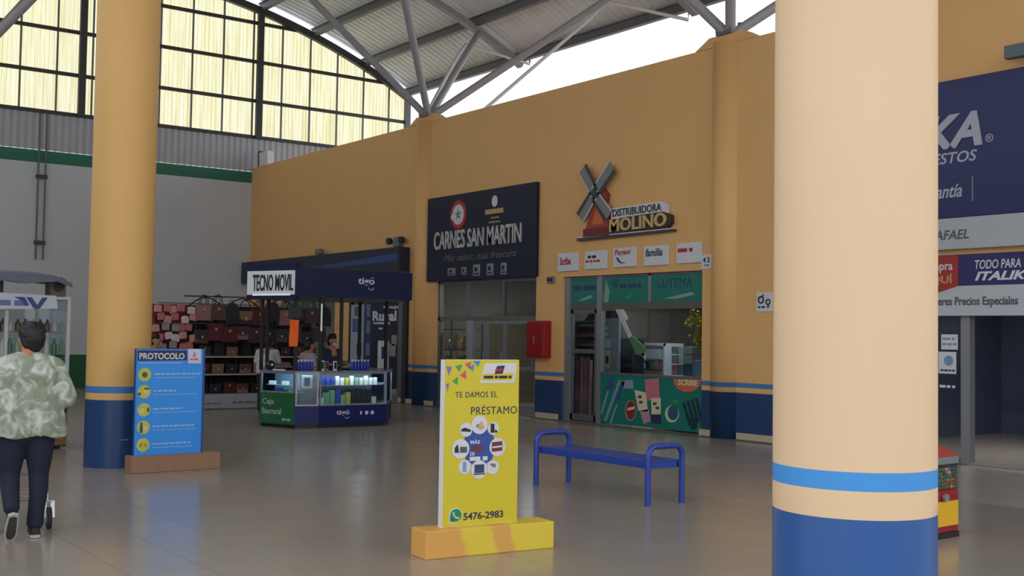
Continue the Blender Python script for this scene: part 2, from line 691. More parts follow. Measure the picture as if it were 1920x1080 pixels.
room('wall_motor', 5.6, 11.2, 3.0, 5, M_SHOPD)
room('wall_stationer', 13.2, 17.3, 3.0, 4.2, mat('shop_inside_umber', (112, 102, 92), .7, var=.1, scale=1))
room('wall_butcher', 17.5, 22.0, 3.0, 4.0, M_SHOPB)
room('wall_phone', 22.6, 31.0, 3.1, 4.0, M_SHOP)
M_ADDED_LAMP = mat('added_lamp_tube', (240, 246, 255), .4, emit=1.6)


def added_shop_lamp(x, y, z, p, shop):  # lamp added under a shop ceiling to brighten the interior
    t = thing('added_ceiling_lamp', 'added tube lamp brightening the inside of the ' + shop, 'lamp', (x, y, z))
    MB().box(-.05, .05, -.6, .6, .0, .05).build('added_fixture', M_WHITE, t)
    MB().tube([(0, -.58, -.015), (0, .58, -.015)], .014, 8).build('tube', M_ADDED_LAMP, t)
    l = bpy.data.lights.new('added_tube_light', 'AREA')
    l.shape = 'RECTANGLE'
    l.size, l.size_y = .08, 1.15
    l.energy = p
    l.color = (.95, .98, 1)
    o = bpy.data.objects.new('added_tube_light', l)
    COL.objects.link(o)
    o.location = (0, 0, -.04)
    o.parent = t


added_shop_lamp(XA + 1.5, 15.3, 2.94, 42, 'stationery shop')
added_shop_lamp(XA + 1.6, 19.8, 2.94, 46, 'butcher shop')
added_shop_lamp(XA + 1.8, 8.6, 2.94, 70, 'dark motorcycle shop')
added_shop_lamp(XA + 1.6, 28.0, 3.04, 26, 'phone shop behind the kiosk')
# light skirting blocks at the foot of the piers
M_SKIRT = mat('cream_skirting_tile', (196, 184, 160), .4)
for y0, y1, xx in ((11.9, 12.62, .06), (13.13, 13.43, .07), (17.2, 17.86, .06), (21.65, 21.95, .06), (22.45, 23.1, .06), (10.65, 11.9, .04)):
    struct(MB().box(XA - xx, XA - .002, y0, y1, 0, .105).build('baseboard_right', M_SKIRT, bevel=.006))
# engaged half columns
for y, lab in ((12.95, 'ochre half column in the wall right of the stationery shop'), (22.2, 'ochre half column in the wall left of the black butcher sign')):
    n = 28
    b = MB()
    b.slab([(XA + .12 + .30 * math.cos(2 * PI * k / n), y + .29 * math.sin(2 * PI * k / n)) for k in range(n)], 0, 6.46)
    o = b.build('half_column', M_WALLA)
    for p in o.data.polygons:
        p.use_smooth = abs(p.normal.z) < .5
    tag(o, lab, 'column')
# side of the hall that stays behind the camera's left shoulder
struct(MB().box(-3.3, -3.05, 9, YB + .25, 0, 6.4).build('wall_left', M_WALLB))

for y, n in ((12.95, 'trim_1'), (22.2, 'trim_2')):
    o = MB().prism([(-.68, 0), (.68, 0), (.36, .17), (-.36, .17)], -.02, .22).build(n, M_WALLA)
    o.location, o.rotation_euler = (XA, y, TOPZ - .002), (0, 0, -PI / 2)
    struct(o)
# ---- free-standing round columns


def column(x, y, r, h, m, lab):
    t = thing('round_column', lab, 'column', (x, y, 0))
    b = MB()
    n = 48
    for zz in range(1):
        b.lathe([(r, 0), (r, h)], n=n)
    o = b.build('shaft', m, t)
    MB().lathe([(r + .05, h), (r + .05, h + .08)], n=n).build('capital_plate', M_STEEL, t)
    return t


column(4.35, 13.7, .362, 6.4, M_COLL, 'round ochre column with blue stripe and navy foot behind the blue protocol board')
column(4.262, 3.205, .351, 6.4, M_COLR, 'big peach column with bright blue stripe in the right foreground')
# scuff on the far column
o = MB().box(-.045, .045, -.004, .004, -.008, .008).build('paint_scuff', M_GREY)
o.parent = [k for k in bpy.data.objects if k.name == 'round_column'][0]
o.location = (-.02, -.362, .325)
# ================================================================== signs and shop fronts on wall_right
WZ = -PI / 2


class Wall:
    """local frame of a thing on a plane x = X: local x runs right along the wall, local z up, front at y = 0"""

    def __init__(s, X, y, z):
        s.X, s.y, s.z = X, y, z
        s.loc = (X, y, z)

    def __call__(s, px, py):
        p = onx(px, py, s.X)
        return (s.y - p.y, p.z - s.z)

    def rect(s, a, b, c, d):
        """x0,x1,z0,z1 of the px box a,b (left top) to c,d (right bottom), taken at its middle"""
        xl = s(a, (b + d) / 2)[0]
        xr = s(c, (b + d) / 2)[0]
        m = (a + c) / 2
        return xl, xr, s(m, d)[1], s(m, b)[1]


M_INK = mat('black_ink', (28, 28, 32), .5)
M_INKN = mat('navy_ink', (34, 42, 84), .5)
M_PAPER = mat('white_paper', (214, 216, 222), .55)
M_SILVER = mat('silver_letters', (196, 196, 194), .35, .2)
M_GOLD = mat('gold_letters', (196, 160, 96), .4)
M_LRED = mat('red_print', (178, 40, 44), .5)
M_LBLUE = mat('blue_print', (40, 90, 180), .5)
M_LGREEN = mat('green_print', (40, 150, 80), .5)
M_LYEL = mat('yellow_print', (218, 196, 40), .5)
M_SIGNN = mat('dark_sign_panel', (32, 37, 60), .5, spec=.25)
M_DNAVY = mat('deep_navy', (20, 30, 76), .3)
M_TEAL = mat('teal_print', (22, 118, 106), .35)
M_CREAM = mat('cream_print', (214, 204, 178), .5)
M_PINK = mat('pink_print', (196, 112, 128), .5)
M_ORANGE = mat('orange_print', (206, 108, 62), .5)


def dashes(parent, x0, x1, z, h, y, m, name='print_line', n=9, seed=1):
    """a line of print too small to read"""
    r = random.Random(seed)
    b = MB()
    x = x0
    while x < x1 - h:
        w = h * r.uniform(1.2, 4)
        b.box(x, min(x + w, x1), y - .003, y, z - h / 2, z + h / 2)
        x += w + h * r.uniform(.4, .8)
    return b.build(name, m, parent)


# ---- black butcher sign
w = Wall(XA - .09, 19.88, 2.77)
t = thing('shop_sign', 'black rectangular butcher sign with silver letters above the glass shop front', 'sign', w.loc, WZ)
MB().box(-2.0, 2.0, 0, .085, 0, 1.87).build('panel', M_SIGNN, t, bevel=.008)
x0, x1, z0, z1 = -1.68, 1.55, .69, 1.09
lettering(t, 'CARNES SAN MARTIN', x0, x1, z0, z1, 0, M_SILVER, bold=.012, depth=.03)
lettering(t, 'Más sabor, más frescura', -1.3, 1.36, .40, .57, 0, mat('dim_gold_print', (112, 102, 92), .5), shear=.35, depth=.003)
e = MB()
n = 28
pts = []
for k in range(n * 2):
    r = 1 if k % 2 else .86
    pts.append((-.74 + .33 * r * math.cos(PI * k / n), 1.42 + .33 * r * math.sin(PI * k / n)))
e.prism(pts, -.012, 0)
rd = e.build('round_emblem', M_LRED, t)
MB().disc(-.74, 1.42, .22, .22, -.016, -.012).build('emblem_disc', M_PAPER, rd)
b = MB()
b.disc(-.93, 1.38, .09, .07, -.018, -.012, 14)
b.build('emblem_cloud', M_PAPER, rd)
b = MB()
for k in range(5):
    a = 2 * PI * k / 5 + .4
    b.prism([(-.74 + .03 * math.cos(a + 1.2), 1.42 + .03 * math.sin(a + 1.2)), (-.74 + .13 * math.cos(a), 1.42 + .13 * math.sin(a)), (-.74 + .05 * math.cos(a - .7), 1.42 + .05 * math.sin(a - .7))], -.02, -.016)
b.build('emblem_drawing', mat('steel_blue_print', (70, 110, 150), .5), rd)
g = MB().disc(.60, 1.60, .1, .12, -.01, 0, 18).build('small_crest', M_PAPER, t)
MB().prism([(.27, 1.34), (.91, 1.34), (.91, 1.44), (.27, 1.44)], -.012, 0).build('ribbon', M_GOLD, t)
dashes(t, .47, .75, 1.26, .03, 0, M_GOLD, seed=4)
dashes(t, .40, .82, 1.17, .03, 0, M_GOLD, seed=5)
for k, (xx, hw, hh) in enumerate(((-.98, .15, .08), (-.5, .09, .08), (-.02, .13, .12), (.47, .12, .12), (.95, .1, .12))):
    p = MB()
    p.box(xx - hw, xx + hw, -.006, 0, .19 - hh, .19 + hh)
    pi = p.build('pictogram', mat('grey_print', (136, 138, 148), .5), t)
    q = MB()
    q.box(xx - hw * .6, xx + hw * .2, -.01, -.006, .19 - hh * .2, .19 + hh * .5)
    q.box(xx - hw * .7, xx + hw * .7, -.01, -.006, .19 - hh * .75, .19 - hh * .5)
    q.build('pictogram_mark', M_SIGNN, pi)

# ---- butcher shop front: aluminium frame and glass
t = thing('butcher_facade', 'grey aluminium and glass shop front under the black butcher sign', 'shop front', (XA + .06, 19.775, 0), WZ)
YC = 19.775
L0, L1 = YC - 21.6, YC - 17.95


def ub(px, z=1.4, X=XA + .06, yc=YC):
    """local x of a px column"""
    return yc - onx(px, 640, X).y


fr = MB()
for x in (L0 + .03, L1 - .03):
    fr.box(x - .03, x + .03, 0, .08, 0, 2.78)
fr.box(L0, L1, 0, .08, 2.70, 2.78)
fr.box(L0, L1, 0, .08, 1.90, 1.99)
fr.build('frame', M_ALUD, t)
for px in (874, 942):
    x = ub(px)
    MB().box(x - .03, x + .03, 0, .08, 1.99, 2.70).build('mullion', M_ALUD, t)
xs = [L0 + .06, ub(874), ub(942), L1 - .06]
for a, c in zip(xs[:-1], xs[1:]):
    MB().box(a + .03, c - .03, .035, .045, 2.0, 2.69).build('transom_pane', M_GLASS, t)
xj = ub(880)
MB().box(xj - .1, xj + .1, -.01, .1, 0, 1.9).build('door_jamb', mat('pale_aluminium', (170, 173, 178), .35, .4), t)
MB().box(L0 + .06, xj - .1, .035, .045, .75, 1.9).build('window_pane', M_GLASS, t)
MB().box(L0 + .06, xj - .1, .0, .12, 0, .75).build('window_plinth', M_ALUD, t)
xd = [xj + .1, ub(912), ub(945), L1 - .06]
for k, (a, c) in enumerate(zip(xd[:-1], xd[1:])):
    lf = MB().box(a, a + .05, .01, .07, .02, 1.9).box(c - .05, c, .01, .07, .02, 1.9).box(a + .05, c - .05, .01, .07, 1.83, 1.9).box(a + .05, c - .05, .01, .07, .02, .2).box(a + .05, c - .05, .015, .065, .9, .96).build('door', M_ALU, t)
    MB().box(a + .05, c - .05, .037, .043, .2, 1.83).build('pane', M_GLASS, lf)
    MB().box(c - .1, c - .07, -.03, .01, .95, 1.25).build('door_handle', M_ALU, lf)
# shelf with golden jars inside the window
sh = thing('display_shelf', 'dark shelf with golden goods behind the butcher window', 'shelf', (XA + .26, 21.15, 0), WZ)
for z in (.85, 1.27, 1.72):
    MB().box(-.62, .6, 0, .3, z - .03, z).build('shelf_board', M_DARK, sh)
for x in (-.62, .6):
    MB().box(x - .015, x + .015, .26, .3, 0, 2.0).build('upright', M_DARK, sh)
M_AMB = mat('amber_jar', (226, 158, 62), .3)
M_AMB2 = mat('brown_jar', (120, 84, 48), .3)
k = 0
for z in (.85, 1.27):
    for x in (-.52, -.36, -.2, -.02, .15, .33, .5):
        h = (.28, .2, .34, .26, .3, .18, .25)[k % 7]
        g_ = .065 if k % 2 else .08
        j = MB().lathe([(g_ * .8, 0), (g_, .02), (g_, h * .7), (g_ * .55, h * .82), (g_ * .55, h)], n=12)
        o = j.build('jar', (M_AMB, M_AMB2, M_AMB, M_GREY, M_AMB2)[k % 5])
        o.location = (XA + .39, 21.15 - x, z + .001)
        tag(o, ('golden' if k % 5 in (0, 2) else 'grey' if k % 5 == 3 else 'brown') + ' jar, %s from left on the %s shelf behind the butcher window' % (('first', 'second', 'third', 'fourth', 'fifth', 'sixth', 'seventh')[k % 7], 'lower' if z < 1 else 'upper'), 'jar', 'jars behind the butcher window')
        k += 1
struct(MB().box(XA + 2.2, XA + 2.3, 18.3, 19.8, .9, 2.4).build('trim_3', M_SHOPD))

# ---- fire hose cabinet
w = Wall(XA - .19, 17.72, 1.17)
t = thing('hose_cabinet', 'red metal fire cabinet on the pier between the butcher and the stationery shop', 'cabinet', w.loc, WZ)
MB().box(-.27, .27, .0, .19, 0, .72).build('body', M_RED, t, bevel=.01)
d = MB().box(-.25, .25, -.018, 0, .02, .70).build('door', M_RED, t, bevel=.006)
MB().box(-.03, .0, -.03, -.018, .28, .42).build('handle', M_ALU, d)

# ---- junction box, number plate, toilet sign, emergency lamp
t = thing('socket_box', 'small dark socket box above the red fire cabinet', 'socket box', (XA - .05, 17.46, 2.62), WZ)
MB().box(-.1, .1, 0, .049, 0, .13).build('box', M_GREY, t, bevel=.005)
for x in (-.045, .045):
    MB().box(x - .032, x + .032, -.006, 0, .03, .1).build('socket', M_BLACK, t)
t = thing('number_plate', 'small white plate reading 4 2 right of the row of brand signs', 'sign', (XA - .02, 13.33, 2.75), WZ)
MB().box(-.12, .12, 0, .019, 0, .23).build('plate', M_PAPER, t)
lettering(t, '4 2', -.075, .075, .1, .19, 0, M_INK, bold=.03)
dashes(t, -.05, .05, .055, .02, 0, M_INKN)
t = thing('toilet_sign', 'small white sign with man and woman symbols left of the peach column', 'sign', (XA - .02, 12.09, 2.03), WZ)
MB().box(-.16, .16, 0, .019, 0, .30).build('plate', M_PAPER, t, bevel=.004)
b = MB()
b.tube([(-.06 + .05 * math.cos(a * PI / 8), -.004, .185 + .05 * math.sin(a * PI / 8)) for a in range(16)], .013, 6, closed=True)
b.bar((-.03, -.004, .225), (.0, -.004, .265), .02, .008)
b.bar((-.035, -.004, .265), (.003, -.004, .265), .018, .008)
b.build('male_symbol', M_INK, t)
b = MB()
b.tube([(.085 + .04 * math.cos(a * PI / 8), -.004, .15 + .04 * math.sin(a * PI / 8)) for a in range(16)], .011, 6, closed=True)
b.bar((.085, -.004, .11), (.085, -.004, .055), .016, .008)
b.bar((.055, -.004, .08), (.115, -.004, .08), .008, .014)
b.build('female_symbol', M_INK, t)
dashes(t, -.12, .02, .07, .03, 0, M_INKN)
t = thing('emergency_lamp', 'grey twin head emergency lamp on the ochre wall above the dark blue canopy', 'lamp', (XA - .12, 23.2, 3.72), WZ)
MB().box(-.13, .13, 0, .119, -.08, .14).build('battery_box', M_GREY, t, bevel=.01)
for x in (-.3, .26):
    h = MB()
    h.tube([(x, .05, .06), (x, -.05, .05)], [.07, .085], 14)
    lh = h.build('lamp_head', M_DARK, t)
    MB().bar((x, .05, .06), (x * .4, .05, .06), .02, .02).build('arm', M_GREY, lh)
t = thing('wall_floodlight', 'small grey floodlight high above the navy motorcycle shop sign', 'lamp', (XA - .28, 7.72, 5.2), WZ)
MB().box(-.22, .2, 0, .12, 0, .17).build('housing', mat('grey_teal_metal', (96, 112, 118), .5), t, bevel=.015)
MB().box(-.03, .03, .12, .279, .05, .1).build('bracket', M_STEEL, t)
t = thing('floodlight_box', 'white box on top of the wall in the far corner', 'lamp', (XA + .1, 31.05, TOPZ + .002), WZ)
MB().box(-.28, .3, -.1, .1, .0, .40).build('housing', M_WHITE, t, bevel=.01)
MB().box(-.36, -.28, -.1, .1, .0, .46).build('side_plate', M_STEELD, t)

# ---- windmill sign
X = XA - .08
w = Wall(X, 15.4, 3.36)
t = thing('windmill_sign', 'cut out sign of a red windmill with raised shop name above the stationery shop', 'sign', w.loc, WZ)


def P(*pts):
    return [w(*p) for p in pts]


M_SAIL = mat('sail_print', (128, 128, 132), .5)
M_SAILD = mat('sail_edge_print', (58, 58, 66), .5)
tw = MB().prism(P((1113, 381), (1135, 379), (1144, 440), (1094, 444)), -.005, .075).build('mill_tower', mat('mill_red', (168, 58, 40), .5), t)
MB().prism(P((1118, 392), (1127, 391), (1132, 420), (1110, 421)), -.01, -.005).build('tower_glow', mat('mill_orange', (206, 104, 46), .5), tw)
MB().prism(P((1094, 430), (1142, 425), (1143, 441), (1094, 445)), -.012, -.005).build('tower_base', mat('mill_maroon', (110, 34, 34), .5), tw)
MB().prism(P((1104, 362), (1113, 352), (1130, 352), (1139, 364), (1137, 378), (1110, 380)), -.004, .074).build('mill_cap', mat('cap_red', (136, 50, 48), .5), t)
for a, c in (((1094, 317), (1117, 362)), ((1150, 312), (1117, 362)), ((1090, 409), (1115, 366)), ((1143, 405), (1117, 366))):
    pa, pc = w(*a), w(*c)
    d = Vector((pa[0] - pc[0], 0, pa[1] - pc[1]))
    n_ = Vector((-d.z, 0, d.x)).normalized()
    A, Cc = Vector((pa[0], 0, pa[1])), Vector((pc[0], 0, pc[1]))
    hw = .13

    def quad(o, h, s0=0, s1=1):
        q = [A + (Cc - A) * s0 + n_ * (o + h), A + (Cc - A) * s0 + n_ * (o - h), A + (Cc - A) * s1 + n_ * (o * .85 - h * .85), A + (Cc - A) * s1 + n_ * (o * .85 + h * .85)]
        return [(v.x, v.z) for v in q]
    s_ = MB().prism(quad(.0, hw), -.03, -.006).build('sail', M_SAIL, t)
    MB().prism(quad(-.11, .035), -.036, -.03).build('sail_edge', M_SAILD, s_)
    MB().prism(quad(.12, .018), -.036, -.03).build('sail_rim', mat('sail_light', (188, 188, 190), .5), s_)
MB().disc(*w(1117, 363), .08, .08, -.045, -.03, 14).build('hub', M_SAILD, t)
MB().prism(P((1146, 391), (1240, 377), (1250, 382), (1250, 399), (1146, 412)), .0, .07).build('upper_board', M_PAPER, t)
MB().prism(P((1143, 413), (1180, 406), (1222, 400), (1246, 397), (1258, 403), (1259, 417), (1252, 426), (1143, 439)), -.02, .07).build('name_board', mat('brown_board', (58, 44, 36), .5), t)
a_, c_ = w(1149, 407), w(1240, 395)
lettering(t, 'DISTRIBUIDORA', a_[0], c_[0], a_[1], a_[1] + .135, -.002, M_INK, bold=.02, slope=(c_[1] - a_[1]) / (c_[0] - a_[0]))
a_, c_ = w(1146, 436), w(1252, 423.5)
lettering(t, 'MOLINO', a_[0], c_[0], a_[1], a_[1] + .235, -.022, mat('cream_letters', (206, 176, 120), .4), bold=.02, depth=.03, slope=(c_[1] - a_[1]) / (c_[0] - a_[0]))
MB().prism(P((1082, 447), (1263, 429), (1263, 433), (1082, 452)), -.01, .07).build('ground_line', M_SAILD, t)
MB().prism(P((1082, 445), (1263, 427), (1263, 429), (1082, 447)), -.008, .07).build('ground_light', M_PAPER, t)

# ---- five brand signs
SG = [((1045.5, 474, 1083, 508.5), 'leftmost', 'a short red word'), ((1096, 470, 1137, 504.5), 'second from left', 'a black and a red line'),
      ((1149, 464, 1192, 500.5), 'middle', 'a red word over a blue swoosh'), ((1207, 460, 1252, 497.5), 'second from right', 'a dark blue word'),
      ((1268, 455, 1315, 493), 'rightmost', 'a narrow red line of letters')]
for k, (bx_, pos, what) in enumerate(SG):
    yc = onx((bx_[0] + bx_[2]) / 2, 480, XA - .04).y
    z0 = onx((bx_[0] + bx_[2]) / 2, bx_[3], XA - .04).z
    w = Wall(XA - .04, yc, z0)
    t = thing('brand_sign', 'white brand sign with %s, %s of five' % (what, pos), 'sign', w.loc, WZ, 'white brand signs over the stationery shop')
    x0, x1, z0_, z1 = w.rect(*bx_)
    MB().box(x0, x1, 0, .039, 0, z1).build('panel', M_PAPER, t, bevel=.006)
    wd = x1 - x0
    if k == 0:
        lettering(t, 'Scribe', x0 + .12 * wd, x0 + .66 * wd, .12, .27, 0, M_LRED, bold=.03)
    elif k == 1:
        dashes(t, x0 + .15 * wd, x0 + .65 * wd, .23, .05, 0, M_INK, seed=3)
        dashes(t, x0 + .06 * wd, x0 + .7 * wd, .15, .045, 0, M_LRED, seed=8)
    elif k == 2:
        lettering(t, 'Pagani', x0 + .08 * wd, x0 + .78 * wd, .19, .32, 0, M_LRED, bold=.02, shear=.2)
        MB().tube([(x0 + .2 * wd, -.002, .17), (x0 + .28 * wd, -.002, .11), (x0 + .4 * wd, -.002, .075), (x0 + .55 * wd, -.002, .075)], [.02, .018, .012, .004], 6).build('swoosh', M_INKN, t)
    elif k == 3:
        lettering(t, 'familia', x0 + .08 * wd, x0 + .78 * wd, .16, .30, 0, M_INKN, bold=.02, shear=.2)
    else:
        dashes(t, x0 + .06 * wd, x0 + .66 * wd, .22, .065, 0, M_LRED, seed=6)

# ---- stationery shop front
YC = 15.28
XF = XA + .05
t = thing('stationery_facade', 'aluminium shop front with teal transom panels and a printed teal lower panel', 'shop front', (XF, YC, 0), WZ)
w = Wall(XF, YC, 0)
L0, L1 = YC - 17.12, YC - 13.44
xd0, xd1 = w(1068, 640)[0], w(1118, 640)[0]
xm = w(1127, 640)[0]
x2 = w(1217, 540)[0]
MB().box(L0, xd0, 0, .1, 0, 2.72).build('left_post', M_ALU, t)
MB().box(xd1, xm, 0, .1, 0, 2.72).build('door_post', M_ALU, t)
MB().box(xd0, L1, .02, .09, 2.10, 2.22).build('transom_bar', mat('brown_aluminium', (100, 98, 94), .45, .3), t)
MB().box(x2 - .035, x2 + .035, .01, .09, 2.22, 2.72).build('mullion', M_ALU, t)
MB().box(xd0, L1, .01, .09, 2.69, 2.73).build('head_bar', M_ALUD, t)
for k, (a, c) in enumerate(((xd0, xd1), (xm, x2 - .035), (x2 + .035, L1))):
    p = MB().box(a, c, .03, .05, 2.22, 2.69).build('transom_panel', M_TEAL, t)
    d_ = c - a
    pen = MB().prism([(a + .22 * d_, 2.27), (a + .72 * d_, 2.37), (a + .8 * d_, 2.36), (a + .8 * d_, 2.33), (a + .5 * d_, 2.27)], .024, .03)
    if k != 1:
        pen.build('pen_print', mat('pen_grey', (150, 156, 150), .4), p)
    mi = mat('transom_ink', (40, 62, 110), .5)
    if k == 0:
        dashes(p, a + .1 * d_, a + .9 * d_, 2.51, .09, .03, mi, seed=11)
    elif k == 1:
        lettering(p, 'W', a + .2 * d_, a + .34 * d_, 2.48, 2.63, .03, mi, bold=.03, name='print_line')
        dashes(p, a + .38 * d_, a + .85 * d_, 2.52, .07, .03, mi, seed=12)
        MB().prism([(a + .02 * d_, 2.23), (a + .12 * d_, 2.23), (a + .16 * d_, 2.42), (a + .07 * d_, 2.66), (a + .04 * d_, 2.42)], .024, .03).build('pencil_tip_print', mat('pale_green_print', (130, 160, 140), .5), p)
        MB().prism([(a + .5 * d_, 2.28), (a + .62 * d_, 2.30), (a + .7 * d_, 2.42), (a + .62 * d_, 2.40)], .024, .03).build('leaf_print', M_LGREEN, p)
    else:
        lettering(p, 'LUTEMA', a + .12 * d_, a + .76 * d_, 2.46, 2.62, .03, mi, bold=0, space=1.15, name='print_line')
# sliding door leaf: glass over gift wrap
dr = MB().box(xd0, xd0 + .06, .03, .08, 0.02, 2.1).box(xd1 - .09, xd1 - .03, .03, .08, .02, 2.1).box(xd0, xd1 - .03, .03, .08, .02, .14).box(xd0, xd1 - .03, .03, .08, 2.03, 2.1).box(xd0 + .06, xd1 - .09, .03, .08, 1.28, 1.36).build('door', M_ALUD, t)
MB().box(xd0 + .06, xd1 - .09, .05, .056, 1.36, 2.03).build('pane', M_GLASS, dr)
MB().box(xd0 + .06, xd1 - .09, .05, .056, .14, 1.28).build('pane', M_GLASS, dr)
MB().box(xm, L1, .04, .05, .93, 2.10).build('window_pane', M_GLASS, t)
lp = MB().box(xm, L1, .0, .06, .03, .92).build('printed_panel', M_TEAL, t)
MB().box(xm, L1, -.01, .07, .91, .95).build('sill', M_ALUD, t)
w = Wall(XF - .002, YC, 0)


def decal(nm, pts, m, y=-.004, par=None):
    return MB().prism([w(*p) for p in pts], y, y + .004).build(nm, m, par or lp)


def oval(nm, px, py, rx, ry, m, y=-.004, a0=0, a1=2 * PI, n=20):
    return decal(nm, [(px + rx * math.cos(a0 + (a1 - a0) * k / n), py + ry * math.sin(a0 + (a1 - a0) * k / n)) for k in range(n + (0 if a1 - a0 > 6.2 else 1))], m, y)


M_PEN1 = mat('pen_blue_print', (44, 84, 130), .4)
M_PEN2 = mat('pen_pale_print', (120, 150, 160), .4)
decal('pen_print', [(1141, 708), (1151, 707), (1146, 727), (1138, 734)], M_PEN1)
decal('pen_print', [(1160, 712), (1165, 713), (1137, 790), (1132, 788)], M_PEN2)
decal('pen_print', [(1138, 732), (1142, 733), (1129, 778), (1126, 776)], M_PEN2)
decal('pen_print', [(1166, 715), (1172, 716), (1160, 752), (1154, 748)], M_PEN1)
decal('pen_print', [(1155, 758), (1158, 759), (1146, 795), (1143, 793)], M_PEN2)
decal('eraser_print', [(1166, 714), (1186, 712), (1188, 729), (1168, 728)], mat('lavender_print', (140, 146, 172), .5))
decal('notebook_print', [(1209, 712), (1235, 709), (1237, 747), (1212, 752)], M_PINK)
decal('card_print', [(1190, 731), (1211, 736), (1215, 772), (1197, 770)], M_CREAM, -.006)
decal('card_print', [(1221, 746), (1239, 746), (1239, 777), (1222, 777)], M_CREAM, -.006)
decal('card_print', [(1200, 770), (1216, 767), (1220, 790), (1207, 795)], mat('rose_print', (178, 140, 150), .5), -.006)
decal('case_print', [(1221, 777), (1239, 777), (1240, 795), (1222, 793)], M_INKN, -.006)
for q in ((1200, 744), (1202, 754), (1228, 757), (1233, 765)):
    oval('card_mark', *q, 4, 3, mat('dark_olive_print', (80, 76, 60), .5), -.0085, n=8)
oval('red_tin_rim', 1182, 770, 11, 20, mat('tin_grey_print', (128, 120, 112), .5), -.003)
oval('red_tin_print', 1183, 769, 8, 17, mat('tin_red_print', (140, 40, 40), .5), -.006)
decal('tin_band', [(1177, 765), (1190, 762), (1190, 767), (1177, 770)], M_CREAM, -.008)
oval('tape_ring_print', 1260, 776, 13, 16, M_CREAM, -.004)
oval('tape_core_print', 1262, 774, 10, 14, mat('tape_blue_print', (40, 84, 116), .5), -.007)
oval('leaf_print', 1266, 753, 6, 4, M_LGREEN, -.004, n=8)
oval('orange_burst_print', 1289, 711, 26, 24, M_ORANGE, -.004, 0, PI)
a_ = w(1272, 722)
c_ = w(1310, 722)
lettering(lp, 'SCRIBE', a_[0], c_[0] - .02, a_[1], a_[1] + .1, -.005, M_CREAM, bold=.03, name='print_line')
for k in range(4):
    x = 1281 + 8 * k
    decal('marker_print', [(x - 2, 756 - 3 * k), (x + 3, 755 - 3 * k), (x + 16 - k, 797 - 3 * k), (x + 11 - k, 799 - 3 * k)], mat('marker_print', (16, 52, 62), .4), -.004 - .001 * k)
decal('marker_bunch_print', [(1293, 785), (1309, 782), (1306, 803), (1296, 806)], mat('marker_print', (16, 52, 62), .4), -.009)
# giant pen sticker on the glass
w = Wall(XF + .03, YC, 0)
b = MB().prism([w(1154, 580), (w(1160, 573)), w(1186, 632), w(1180, 636)], -.006, .0)
pn = tag(b.build('pen_sticker', mat('sticker_white', (176, 182, 184), .4)), 'large slanted pen sticker on the stationery shop window', 'sticker')
pn.location, pn.rotation_euler = w.loc, (0, 0, WZ)
MB().prism([w(1160, 573), w(1166, 573), w(1178, 597), (w(1174, 601))], -.006, 0).build('pen_clip', mat('sticker_pale', (196, 198, 198), .4), pn)
MB().prism([w(1180, 634), w(1187, 630), w(1210, 652), w(1208, 668), w(1192, 664)], -.006, 0).build('pen_grip', mat('sticker_green', (74, 120, 78), .4), pn)
MB().prism([w(1202, 664), w(1210, 660), w(1211, 676)], -.006, 0).build('pen_tip', mat('sticker_white', (176, 182, 184), .4), pn)

# goods inside the stationery shop


def inside(nm, px0, py0, px1, py1, back, d, m, lab, cat, group=None, bev=.006):
    """box whose front face stands `back` metres behind the glass"""
    X = XF + back
    a, c = onx(px0, (py0 + py1) / 2, X), onx(px1, (py0 + py1) / 2, X)
    m_ = (px0 + px1) / 2
    z1, z0 = onx(m_, py0, X).z, onx(m_, py1, X).z
    o = MB().box(0, d, -(a.y - c.y) / 2, (a.y - c.y) / 2, 0, z1 - z0).build(nm, m, bevel=bev)
    o.location = (X, (a.y + c.y) / 2, z0)
    return tag(o, lab, cat, group)


cb = thing('counter', 'long low counter behind the stationery shop window', 'counter', (XA + .75, 14.4, 0), WZ)
MB().box(-1.0, .95, 0, .5, 0, .84).build('body', M_DARK, cb)
MB().box(-1.03, .98, -.03, .53, .84, .88).build('top', M_GREY, cb)
wc = thing('display_cabinet', 'white display cabinet behind the pen sticker in the stationery shop', 'cabinet', (XA + 1.9, 14.95, 0), WZ)
a, c = onx(1187, 660, XA + 1.9).y, onx(1247, 660, XA + 1.9).y
h = onx(1217, 643, XA + 1.9).z
hw = (a - c) / 2
wc.location = (XA + 1.9, (a + c) / 2, 0)
MB().box(-hw, hw, .02, .5, 0, h).build('body', mat('lavender_white', (200, 202, 216), .5), wc)
MB().box(-hw, -hw + .05, 0, .02, 0, h).box(hw - .05, hw, 0, .02, 0, h).box(-hw, hw, 0, .02, h - .05, h).build('frame', M_WHITE, wc)
for z in (.95, 1.15):
    MB().box(-hw + .05, hw - .05, -.02, .02, z, z + .03).build('shelf', M_GREY, wc)
for k in range(7):
    x = -hw + .1 + k * (2 * hw - .2) / 6
    hh = (.12, .16, .1, .15, .13, .16, .11)[k]
    o = MB().box(-.05, .05, 0, .012, 0, hh).build('stationery_pack', (M_LBLUE, M_PINK, M_CREAM, M_INKN, M_LGREEN, M_PINK, M_GREY)[k])
    o.location = (XA + 1.87, (a + c) / 2 - x, .98)
    o.rotation_euler = (0, 0, WZ)
    tag(o, '%s stationery pack, %s from left on the white cabinet shelf' % (('blue', 'pink', 'cream', 'navy', 'green', 'second pink', 'grey')[k], ('first', 'second', 'third', 'fourth', 'fifth', 'sixth', 'last')[k]), 'pack', 'packs on the white cabinet')
M_BOXW = mat('white_carton', (214, 216, 214), .55)
M_BOXW2 = mat('grey_carton', (158, 160, 158), .55)
k = 0
